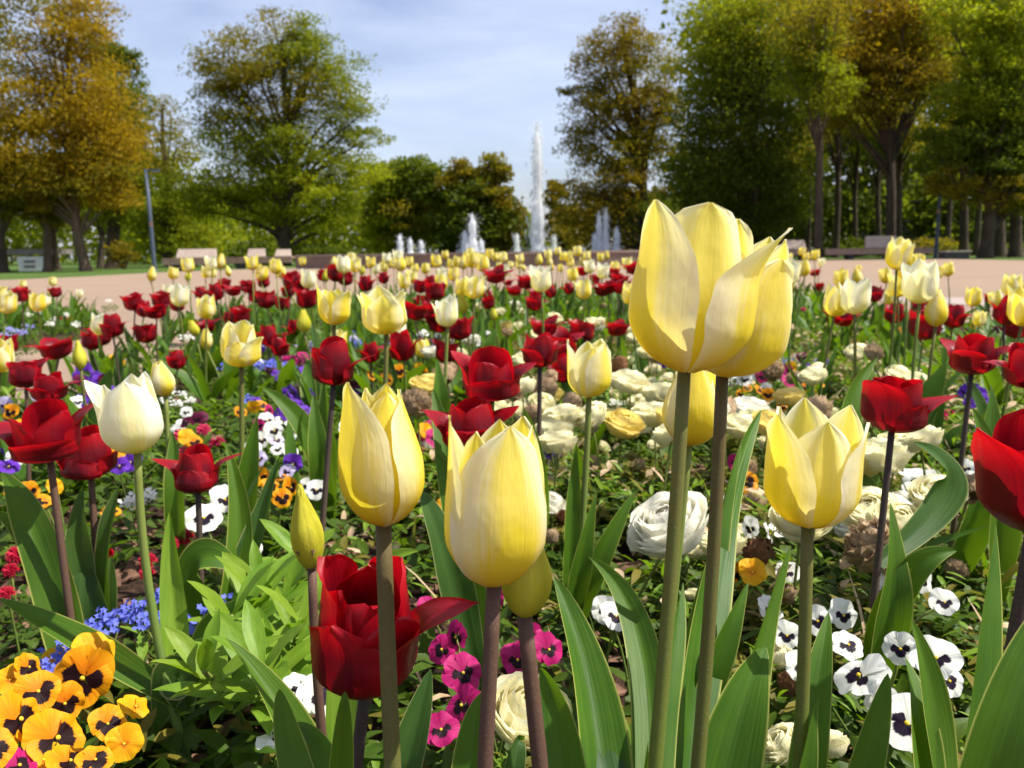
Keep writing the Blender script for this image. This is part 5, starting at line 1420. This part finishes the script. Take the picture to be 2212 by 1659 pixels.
tree('hanging_green_tree', 'broad dark green tree with hanging twigs behind the tall tulips', (1620, 550), 40,
     [(1560, 60, 90, 80, 60, GR), (1660, 40, 100, 80, 60, GR), (1530, 150, 80, 80, 60, GR), (1640, 170, 110, 90, 90, DK), (1550, 270, 90, 90, 84, DK), (1660, 300, 90, 90, 80, DK), (1510, 380, 70, 80, 60, DK), (1600, 400, 100, 80, 90, DK), (1690, 420, 60, 70, 46, DK), (1540, 470, 80, 60, 60, DK), (1630, 480, 70, 50, 50, DK)],
     [(1618, 460), (1625, 330), (1620, 180), (1610, 30)], MATS, seed=10, branches=30, tr=.30)
tree('slim_dark_tree', 'slim dark trunked tree behind the right benches', (1767, 552), 35, [(1760, 60, 90, 90, 44, OL), (1760, 190, 80, 60, 34, GR), (1740, 120, 60, 50, 22, GR)], [(1768, 440), (1772, 300), (1765, 200), (1762, 60)], MATS, seed=11, tr=.17, branches=16)
tree('slim_dark_tree', 'thin trunked tree right of the slim dark tree', (1805, 548), 42, [(1810, 220, 60, 60, 30, GR), (1820, 120, 60, 60, 24, OL)], [(1810, 430), (1812, 300), (1815, 150)], MATS, seed=12, tr=.16, branches=10)
tree('orange_crowned_tree', 'forked tree with an orange tinted crown behind the right benches', (1922, 550), 38,
     [(1880, 20, 90, 80, 56, OR), (1960, 60, 90, 80, 54, BR), (1850, 130, 80, 70, 44, OR), (1930, 170, 110, 60, 60, BR), (1870, 240, 80, 50, 34, OL), (2010, 150, 60, 60, 26, OL), (1990, 10, 70, 60, 20, OL)],
     [(1922, 430), (1925, 300), (1935, 210), (1950, 120), (1960, 0)], MATS, seed=13, branches=36, tr=.22)
tree('yellow_green_tree', 'large yellow green tree at right edge with leaning boughs', (2128, 552), 34,
     [(2130, 0, 110, 90, 60, LI), (2200, 80, 90, 90, 60, GR), (2110, 230, 90, 60, 50, GR), (2190, 230, 90, 80, 64, DK), (2130, 330, 100, 50, 56, DK), (2220, 360, 70, 80, 50, DK), (2040, 300, 60, 40, 24, DK), (2180, 140, 90, 50, 34, LI), (2060, 390, 50, 34, 20, OL), (2170, 420, 80, 40, 36, OL)],
     [(2135, 450), (2145, 330), (2160, 200), (2180, 40)], MATS, seed=14, branches=34, tr=.24)
for i, (x, y, top, d, tr_, lab) in enumerate([(105, 594, 440, 34, .17, 'pale brown leaning trunk second from the left edge among woodland trees'), (124, 592, 440, 37, .15, 'dark straight trunk close behind the pale brown leaning one'), (8, 600, 430, 33, .2, 'dark trunk cut by the left edge beside the shelter'),
                                           (218, 588, 440, 44, .16, 'thin grey trunk right of the orange tree trunk'), (1938, 545, 300, 44, .2, 'dark trunk close behind the forked orange crowned tree'), (1900, 545, 320, 48, .16, 'thin dark trunk left of the forked orange crowned tree'),
                                           (2082, 548, 320, 40, .2, 'dark straight trunk right of the right lamp post'), (2160, 545, 330, 37, .26, 'thick dark trunk second from the right edge'), (2195, 546, 330, 35, .24, 'thick dark trunk nearest the right edge'), (2045, 543, 330, 50, .16, 'slender trunk just right of the right lamp post'), (1690, 548, 380, 48, .2, 'dark trunk low behind the tall tulips'), (1640, 546, 400, 55, .2, 'faint trunk farther back behind the tall tulips'), (1848, 546, 300, 46, .13, 'slim dark trunk between the thin trunk and the forked orange crowned tree'), (2108, 546, 300, 43, .15, 'slim dark trunk second right of the right lamp post'), (1745, 548, 330, 50, .13, 'slender trunk just left of the slim dark trunked tree')]):
    tree('woodland_tree', lab, (x, y), d, [(x + 6, top - 40, 60, 60, 34, GR if i % 2 else OL), (x - 20, top + 10, 50, 40, 22, OL if i < 4 else DK)], [(x - 4 + 2 * (i % 5), (y + top) / 2), (x + 3, top), (x + 5, top - 60)], MATS, seed=30 + i, tr=tr_, branches=6, bark='bark_brown' if i in (0,) else 'bark')
# the far wood that closes the view, and the shrubs at its foot
def mass(name, boxes, label=None, size=.5, seed=0, kind='stuff', cat=None, per=24):
    r = np.random.default_rng(seed)
    mb = MB(); ms = []; by = {}
    for (x0, x1, y0, y1, D, n, mi) in boxes:
        px = r.uniform(x0, x1, n)
        py = y1 + (y0 - y1) * r.uniform(0, 1, n) ** .9
        dd = D + r.uniform(-4, 6, n)
        C = np.array([np.array(at_y(a, b, d)) for a, b, d in zip(px, py, dd)])
        C[:, 2] = np.maximum(C[:, 2], .2)
        by.setdefault(mi, []).append(leaf_cards(r, C, per, r.uniform(.5, 1.4, n), size))
    for mi, a in by.items():
        ms.append(M[MATS[mi]])
        mb.quads(np.concatenate(a), None, len(ms) - 1)
    return tag(mb.build(name, ms, smooth=False), label, cat, None, kind)
mass('far_woodland', [(-1500, -200, 300, 570, 80, 420, GR), (2400, 3600, 200, 545, 80, 420, DK), (-260, 1120, 460, 565, 90, 700, DK), (1240, 2480, 440, 548, 92, 420, DK), (-260, 460, 330, 560, 74, 330, GR), (-260, 300, 200, 420, 70, 170, OL), (300, 480, 420, 560, 62, 150, GR), (430, 860, 400, 556, 78, 260, GR), (780, 1110, 440, 550, 84, 150, DK), (1110, 1230, 520, 548, 140, 60, GR),
                      (1230, 1480, 420, 548, 72, 170, BR), (1440, 1760, 330, 545, 66, 260, DK), (1740, 2480, 280, 500, 74, 460, DK), (1480, 2480, -140, 220, 60, 620, GR), (1500, 2480, 60, 360, 63, 520, OL), (1560, 2100, -60, 200, 56, 200, GR), (1740, 2480, 400, 540, 84, 260, DK), (1700, 2480, 60, 330, 72, 300, OL), (2150, 2480, 330, 545, 60, 120, DK), (1740, 2300, 380, 500, 57, 200, DK), (2030, 2200, 440, 520, 58, 60, DK)], size=.55, seed=5)
def shrub(name, label, px, py, w, h, D, mi, n, seed, size=.16, cat='shrub'):
    r = np.random.default_rng(seed)
    B = at_y(px, py, D); B.z = 0
    t = thing(name, label, cat, B, 0, 'shrubs under the trees')
    k = D / FPX
    C = r.normal(0, 1, (n, 3)); C = nrm(C) * (r.uniform(0, 1, n) ** .4)[:, None]
    C = C * np.array([w * k / 2, w * k * .35, h * k * .5]) + np.array([0, 0, h * k * .48])
    C[:, 2] = np.maximum(C[:, 2], .1)
    mb = MB()
    mb.quads(leaf_cards(r, C, 22, r.uniform(.12, .26, n), size))
    mb.build('foliage', M[MATS[mi]], t, smooth=False)
    st = MB()
    for q in C[:7]:
        st.tube([(q[0] * .1, q[1] * .1, -.03), q * np.array([.5, .5, .6]), q], [.05, .035, .012], 5)
    st.build('stems', M['bark'], t)
    return t
shrub('clipped_shrub', 'low dark rounded shrub at the foot of the big green tree', 545, 566, 120, 54, 39, DK, 110, 1)
shrub('clipped_shrub', 'low dark shrub between the big green tree and the fountain wall', 690, 562, 150, 46, 41, DK, 110, 2)
shrub('pinkish_shrub', 'thin brownish shrub left of the left lamp post', 268, 590, 44, 64, 38, BR, 26, 3)
shrub('lime_shrub', 'bright lime shrub right of the left lamp post', 420, 585, 120, 90, 46, GR, 90, 4)
shrub('dark_hedge', 'dark low hedge behind the long right bench', 1850, 548, 180, 40, 44, DK, 120, 5)
shrub('yellowish_hedge', 'yellowish green hedge before the pale house', 2010, 545, 150, 36, 47, OL, 90, 6)
shrub('dark_hedge', 'dark low hedge right of the right lamp post', 2150, 545, 160, 26, 44, DK, 80, 7)
shrub('dark_hedge', 'dark undergrowth right of the fountain wall', 1450, 550, 180, 50, 48, DK, 110, 8)

# ------------------------------------------------------------------ things on the plaza
M['lamp_grey'] = plain('lamp_grey_paint', (0.085, 0.105, 0.145), (0.065, 0.085, 0.12), 20, .45)
M['lamp_glass'] = plain('lamp_glass', (0.45, 0.45, 0.42), (0.4, 0.4, 0.38), 20, .3)
M['red_sticker'] = plain('sticker', (0.45, 0.20, 0.14), (0.4, 0.25, 0.2), 20, .5)
def lamp(label, foot, top, armlen, side):
    B = on_z(foot[0], foot[1], 0)
    D = B.y
    T = at_y(top[0], top[1], D)
    h = T.z
    t = thing('street_lamp', label, 'street lamp', B, 0, 'grey street lamps')
    mb = MB()
    mb.tube([(0, 0, -.05), (0, 0, h * .5), (0, 0, h)], [.085, .075, .062], 12)
    mb.build('post', M['lamp_grey'], t)
    mb = MB(); mb.tube([(0, 0, -.02), (0, 0, .03)], [.14, .13], 12); mb.build('base_plate', M['lamp_grey'], t)
    mb = MB(); mb.box((side * armlen / 2 + side * .02, 0, h - .03), (armlen, .10, .07)); arm = mb.build('arm', M['lamp_grey'], t, smooth=False)
    mb = MB(); mb.box((side * armlen * .72, 0, h - .080), (armlen * .5, .085, .025)); mb.build('lamp_panel', M['lamp_glass'], arm, smooth=False)
    mb = MB(); mb.box((side * .05, -.085, h * .46), (.12, .02, .16)); mb.build('sticker_plate', M['red_sticker'], t, smooth=False)
lamp('grey street lamp at left with its short arm pointing right', (334, 584), (319, 366), .50, 1)
lamp('grey street lamp at right with its short arm pointing left', (2021, 557), (2031, 336), .62, -1)
M['bench_wood'] = plain('bench_wood', (0.40, 0.26, 0.19), (0.30, 0.19, 0.135), 6, .7)
M['bench_pale'] = plain('bench_pale', (0.50, 0.40, 0.32), (0.42, 0.33, 0.27), 6, .7)
M['bench_dark'] = plain('bench_base', (0.05, 0.045, 0.045), (0.07, 0.06, 0.06), 10, .6)
def bench(label, x0, x1, yb, D, seat_h, back, group='benches round the plaza'):
    """x0..x1 pixel span of the seat at D metres; back: list of (x0, x1, top height)"""
    P0, P1 = at_y(x0, yb, D), at_y(x1, yb, D)
    w = P1.x - P0.x
    t = thing('park_bench', label, 'bench', ((P0.x + P1.x) / 2, D, 0), 0, group)
    n = 9
    mb = MB()
    xs = np.linspace(-w / 2, w / 2, n + 1)
    for i in range(5):
        mb.box((0, -.26 + i * .13, seat_h - .03), (w, .118, .06))
    mb.build('seat', M['bench_wood'], t, smooth=False)
    mb = MB(); mb.box((0, -.325, seat_h - .16), (w, .04, .18)); mb.build('front_board', M['bench_wood'], t, smooth=False)
    k = max(2, int(w / 1.6))
    for i in range(k):
        mb = MB(); mb.box((-w / 2 + w * (i + .5) / k, 0, (seat_h - .062) / 2 - .01), (.22, .46, seat_h - .066)); mb.build('support', M['bench_dark'], t, smooth=False)
    for (a, b_, h) in back:
        A, Bq = at_y(a, yb, D).x - t.location.x, at_y(b_, yb, D).x - t.location.x
        mb = MB()
        lean = .16
        V = np.array([[[A, .16, seat_h + .02], [Bq, .16, seat_h + .02]], [[A + .06, .16 + lean, h], [Bq - .06, .16 + lean, h]], [[A + .06, .24 + lean, h], [Bq - .06, .24 + lean, h]], [[A, .24, seat_h + .02], [Bq, .24, seat_h + .02]]])
        mb.grid(np.concatenate([V, V[:1]]))
        b0 = mb.verts(np.concatenate([V[:, 0], V[:, 1]]))
        mb.faces(np.array([[0, 1, 2, 3], [4, 7, 6, 5]]) + b0)
        mb.build('backrest', M['bench_pale'], t, smooth=False)
bench('long wooden bench with a wide pale backrest, nearest the left lamp', 360, 478, 583, 31.0, .46, [(378, 466, .80)])
bench('wooden bench with two pale backrests, between long left bench and fountain wall', 482, 636, 581, 33.5, .46, [(532, 572, .80), (592, 628, .76)])
bench('long reddish wooden bench with one short backrest, left of the right lamp', 1776, 2008, 554, 35.0, .46, [(1872, 1945, .98)])
bench('short bench end with a pale backrest just right of the tall tulips', 1690, 1748, 558, 35.5, .46, [(1694, 1744, .86)])
B = on_z(2060, 559, 0)
t = thing('stone_block_seat', 'low dark block seat with a pale top, right of the right lamp', 'seat', B)
mb = MB(); mb.box((0, 0, .13), (.96, .5, .26)); mb.build('base', M['bench_dark'], t, smooth=False)
mb = MB(); mb.box((.05, 0, .295), (1.04, .56, .065)); mb.build('top', M['bench_pale'], t, smooth=False)
# fountain basin wall (a shallow arc) and its jets
M['wall_brown'] = plain('fountain_wall', (0.225, 0.155, 0.118), (0.185, 0.125, 0.095), 2.2, .75)
M['coping'] = plain('fountain_coping', (0.33, 0.245, 0.19), (0.28, 0.205, 0.16), 3, .7)
t = thing('fountain_wall', 'low curved brown basin wall in front of the water jets', 'wall', (0, 29, 0))
wx = np.linspace(at_y(637, 560, 30.5).x, at_y(1520, 545, 30.5).x, 41)
cx_ = (wx[0] + wx[-1]) / 2
wy = 29.0 + 1.6 * ((wx - cx_) / (wx[-1] - cx_)) ** 2
def arc_wall(mb, off, th, z0, z1):
    R4 = np.stack([np.stack([wx, wy - 29 + off, np.full(41, z0)], -1), np.stack([wx, wy - 29 + off, np.full(41, z1)], -1), np.stack([wx, wy - 29 + off + th, np.full(41, z1)], -1), np.stack([wx, wy - 29 + off + th, np.full(41, z0)], -1)])
    mb.grid(np.concatenate([R4, R4[:1]]))
    for e in (0, -1):
        b0 = mb.verts(R4[:, e]); mb.faces(np.array([[0, 1, 2, 3]] if e else [[3, 2, 1, 0]]) + b0)
mb = MB(); arc_wall(mb, 0, .45, -.05, .44); mb.build('wall', M['wall_brown'], t, smooth=False)
mb = MB(); arc_wall(mb, -.04, .53, .442, .52); mb.build('coping', M['coping'], t, smooth=False)
b = NB('fountain_water')
o = b.obj()
wcol = b.mix(b.step(b.noise(o, 6.0, 4), .35, .65), (0.93, 0.94, 0.96), (0.97, 0.97, 0.97))
M['spray'] = b.sheet(wcol, wcol, .65, .35, .4, b.bump(b.noise(b.n('Mapping', {'Vector': o, 'Scale': (1, 1, .35)}).outputs[0], 14.0, 5), .8, .05))
b = NB('basin_water')
M['water'] = b.solid((0.03, 0.05, 0.055), .08, .5, b.bump(b.noise(b.obj(), 3.0, 3), .3, .03))
ang = np.linspace(0, 2 * PI, 49)[:-1]
mb = MB(); mb.verts(np.stack([1.0 + 9.5 * np.cos(ang), 40.0 + 9.0 * np.sin(ang), np.full(48, .25)], -1)); mb.f.append(np.arange(48)[None]); mb.mi.append(np.zeros(1, int))
tag(mb.build('fountain_water', M['water']), kind='structure')
def jet(label, px, yb, yt, w, D, seed, mist=1.0, parts=()):
    """a foaming water column with loose drops round it"""
    r = np.random.default_rng(seed)
    B = at_y(px, yb, D); T = at_y(px, yt, D)
    B.z = .2
    h = T.z - .2
    k = D / FPX
    t = thing('water_jet', label, 'water jet', B, 0, 'white fountain jets')
    def column(mb, x, hh, ww, rr):
        """foam: slivers of water flying up and falling back round the axis, thick at the core"""
        n = int(60 + 1.1 * ww * hh * k * 1000 / 5 * .42)
        n = min(max(int(n * 1.5), 600), 3600)
        s = rr.uniform(0, 1, n)
        env = ww * k * 1.0 * herm(s, [0, .12, .45, .8, .92, 1], [1.30, .95, .55, .46, .42, .05])
        q = env * np.abs(rr.normal(0, .52, n))
        a = rr.uniform(0, 2 * PI, n)
        C = np.stack([x + q * np.cos(a), q * np.sin(a), s * hh * rr.uniform(.97, 1.02, n)], -1)
        ln = rr.uniform(.06, .22, n) * (.5 + hh * .12) * (1.15 - s)
        wd = rr.uniform(.25, .8, n) * ww * k * .11
        az = rr.uniform(0, PI, n)
        up = np.stack([rr.normal(0, .09, n), rr.normal(0, .09, n), np.ones(n)], -1) * ln[:, None]
        sd_ = np.stack([np.cos(az), np.sin(az), rr.normal(0, .3, n)], -1) * wd[:, None]
        mb.quads(np.stack([C - up, C + sd_ - up * .2, C + up, C - sd_ + up * .2], 1))
        t_ = np.linspace(0, 1, 12)
        mb.tube(np.stack([x + 0 * t_, 0 * t_, t_ * hh * .95], -1), ww * k * 1.05 * herm(t_, [0, .15, .5, .9, 1], [.60, .5, .30, .22, .03]) * rr.uniform(.8, 1.2, 12), 7)
    mb = MB(); column(mb, 0, h, w, r); mb.build('water_column', M['spray'], t, smooth=False)
    for j, (dx, yy, ww) in enumerate(parts):
        mb = MB(); column(mb, dx * k, at_y(px, yy, D).z - .2, ww, r); mb.build('water_column', M['spray'], t, smooth=False)
    nd = int(900 * mist)
    s = r.uniform(0, 1, nd) ** 1.2
    rad = w * k * (.50 + .40 * (1 - s)) * np.abs(r.normal(0, .75, nd))
    a = r.uniform(0, 2 * PI, nd)
    C = np.stack([rad * np.cos(a), rad * np.sin(a), s * h * 1.02], -1)
    q = r.normal(0, 1, (nd, 4, 3)) * r.uniform(.010, .032, nd)[:, None, None] * (D / 42)
    mb = MB(); mb.quads(C[:, None, :] + q)
    tag(mb.build('drops', M['spray'], t, smooth=False), kind='stuff')
jet('tallest white water jet rising high against the sky', 1162, 550, 266, 30, 44, 1, 2.2)
jet('leftmost of the three small white jets left of the twin group', 865, 556, 506, 15, 37, 2, .12)
jet('middle of the three small white jets at left', 887, 556, 513, 14, 37.5, 3, .12)
jet('smallest of the three white jets, nearest the second group', 911, 556, 518, 13, 38, 4, .12)
jet('cluster of foaming white jets left of the tall jet', 1022, 556, 462, 24, 40, 5, .45, [(-17, 498, 20), (18, 517, 16)])
jet('faint small jet close at left of the tall jet', 1117, 550, 503, 14, 52, 6, .12)
jet('faint small jet close at right of the tall jet', 1197, 550, 505, 14, 52, 7, .12)
jet('cluster of two tall white jets right of the tall jet', 1308, 548, 449, 17, 40, 8, .4, [(-14, 457, 17), (-23, 502, 16)])
jet('small bulging white jet beside the right cluster', 1332, 546, 490, 17, 40, 9, .15)
# shelter at left, pale house in the wood at right
M['white_paint'] = plain('white_paint', (0.70, 0.70, 0.70), (0.62, 0.62, 0.62), 4, .6)
M['roof_grey'] = plain('roof_grey', (0.22, 0.20, 0.18), (0.17, 0.15, 0.14), 4, .8)
M['house_wall'] = plain('house_wall', (0.38, 0.35, 0.24), (0.32, 0.30, 0.20), 1.5, .8)
M['glass'] = plain('window_glass', (0.05, 0.06, 0.06), (0.04, 0.05, 0.05), 2, .1, 0, .5)
def px_box(mb, x0, x1, y0, y1, D, depth, origin):
    A, Z = at_y(x0, y1, D), at_y(x1, y0, D)
    mb.box(((A.x + Z.x) / 2 - origin[0], depth / 2, (A.z + Z.z) / 2), (abs(Z.x - A.x), depth, abs(Z.z - A.z)))
o0 = at_y(40, 600, 36)
t = thing('park_shelter', 'small flat roofed shelter with a slatted white panel at left edge', 'shelter', (o0.x, 36, 0))
mb = MB(); px_box(mb, -70, 96, 538, 551, 36, 2.4, o0); mb.build('roof', M['roof_grey'], t, smooth=False)
mb = MB(); px_box(mb, 44, 96, 554, 596, 36, .12, o0)
pn = mb.build('panel', M['white_paint'], t, smooth=False, loc=(0, -.06, 0))
for (a, c_) in ((562, 568), (573, 579)):
    mb = MB(); px_box(mb, 52, 76, a, c_, 35.93, .02, o0); mb.build('slot', M['roof_grey'], t, smooth=False, loc=(0, -.095, 0))
for xx in (-40, 88):
    mb = MB(); px_box(mb, xx, xx + 5, 551.2, 602, 36, .12, o0); mb.build('post', M['bench_dark'], t, smooth=False, loc=(0, .4, 0))
o0 = at_y(1950, 545, 62)
t = thing('pale_house', 'pale cream house glimpsed between the trunks at right', 'house', (o0.x, 62, 0))
mb = MB(); px_box(mb, 1898, 2004, 440, 552, 62, 5, o0); mb.build('wall', M['house_wall'], t, smooth=False)
mb = MB(); px_box(mb, 1890, 2012, 418, 439.6, 62, 5.6, o0); mb.build('roof', M['roof_grey'], t, smooth=False, loc=(0, -.3, 0))
for (a, c_) in ((1958, 1984), (1908, 1926)):
    mb = MB(); px_box(mb, a, c_, 460, 500, 62, .08, o0); w_ = mb.build('window', M['white_paint'], t, smooth=False, loc=(0, -.05, 0))
    mb = MB(); px_box(mb, a + 3, c_ - 3, 463, 497, 62, .03, o0); mb.build('pane', M['glass'], w_, smooth=False, loc=(0, -.032, 0))
o0 = at_y(2110, 545, 66)
t = thing('pale_pavilion', 'low pale blue-green pavilion behind the right trunks', 'building', (o0.x, 66, 0))
M['pavilion'] = plain('pavilion_wall', (0.42, 0.48, 0.44), (0.36, 0.42, 0.39), 1.5, .6)
mb = MB(); px_box(mb, 2050, 2165, 500, 552, 66, 4, o0); mb.build('wall', M['pavilion'], t, smooth=False)
mb = MB(); px_box(mb, 2044, 2172, 490, 499.6, 66, 4.6, o0); mb.build('roof', M['roof_grey'], t, smooth=False, loc=(0, -.3, 0))
for a in (2062, 2100, 2135):
    mb = MB(); px_box(mb, a, a + 24, 508, 530, 66, .06, o0); mb.build('window', M['glass'], t, smooth=False, loc=(0, -.045, 0))

# ------------------------------------------------------------------ labels for everything placed in numbers
NOUN = {'tulip': 'tulip', 'pansy': 'pansies', 'ranunculus': 'ranunculus', 'forget-me-not': 'forget-me-nots', 'alyssum': 'alyssum flowers', 'daisy': 'daisies'}
zones = {}
for p in PLACED:
    if p[1] is None: continue
    zones.setdefault((p[1], p[2], zone_phrase(p[3], p[4])), []).append(p)
for (k, colw, zp), L_ in zones.items():
    L_.sort(key=lambda p: p[3])
    noun = NOUN[k]
    for i, p in enumerate(L_):
        if len(L_) == 1: s = f"only {colw} {noun} {zp}"
        else: s = f"{ORD[i]} {colw} {noun} from left {zp}"
        p[0]['label'] = ' '.join(s.split())
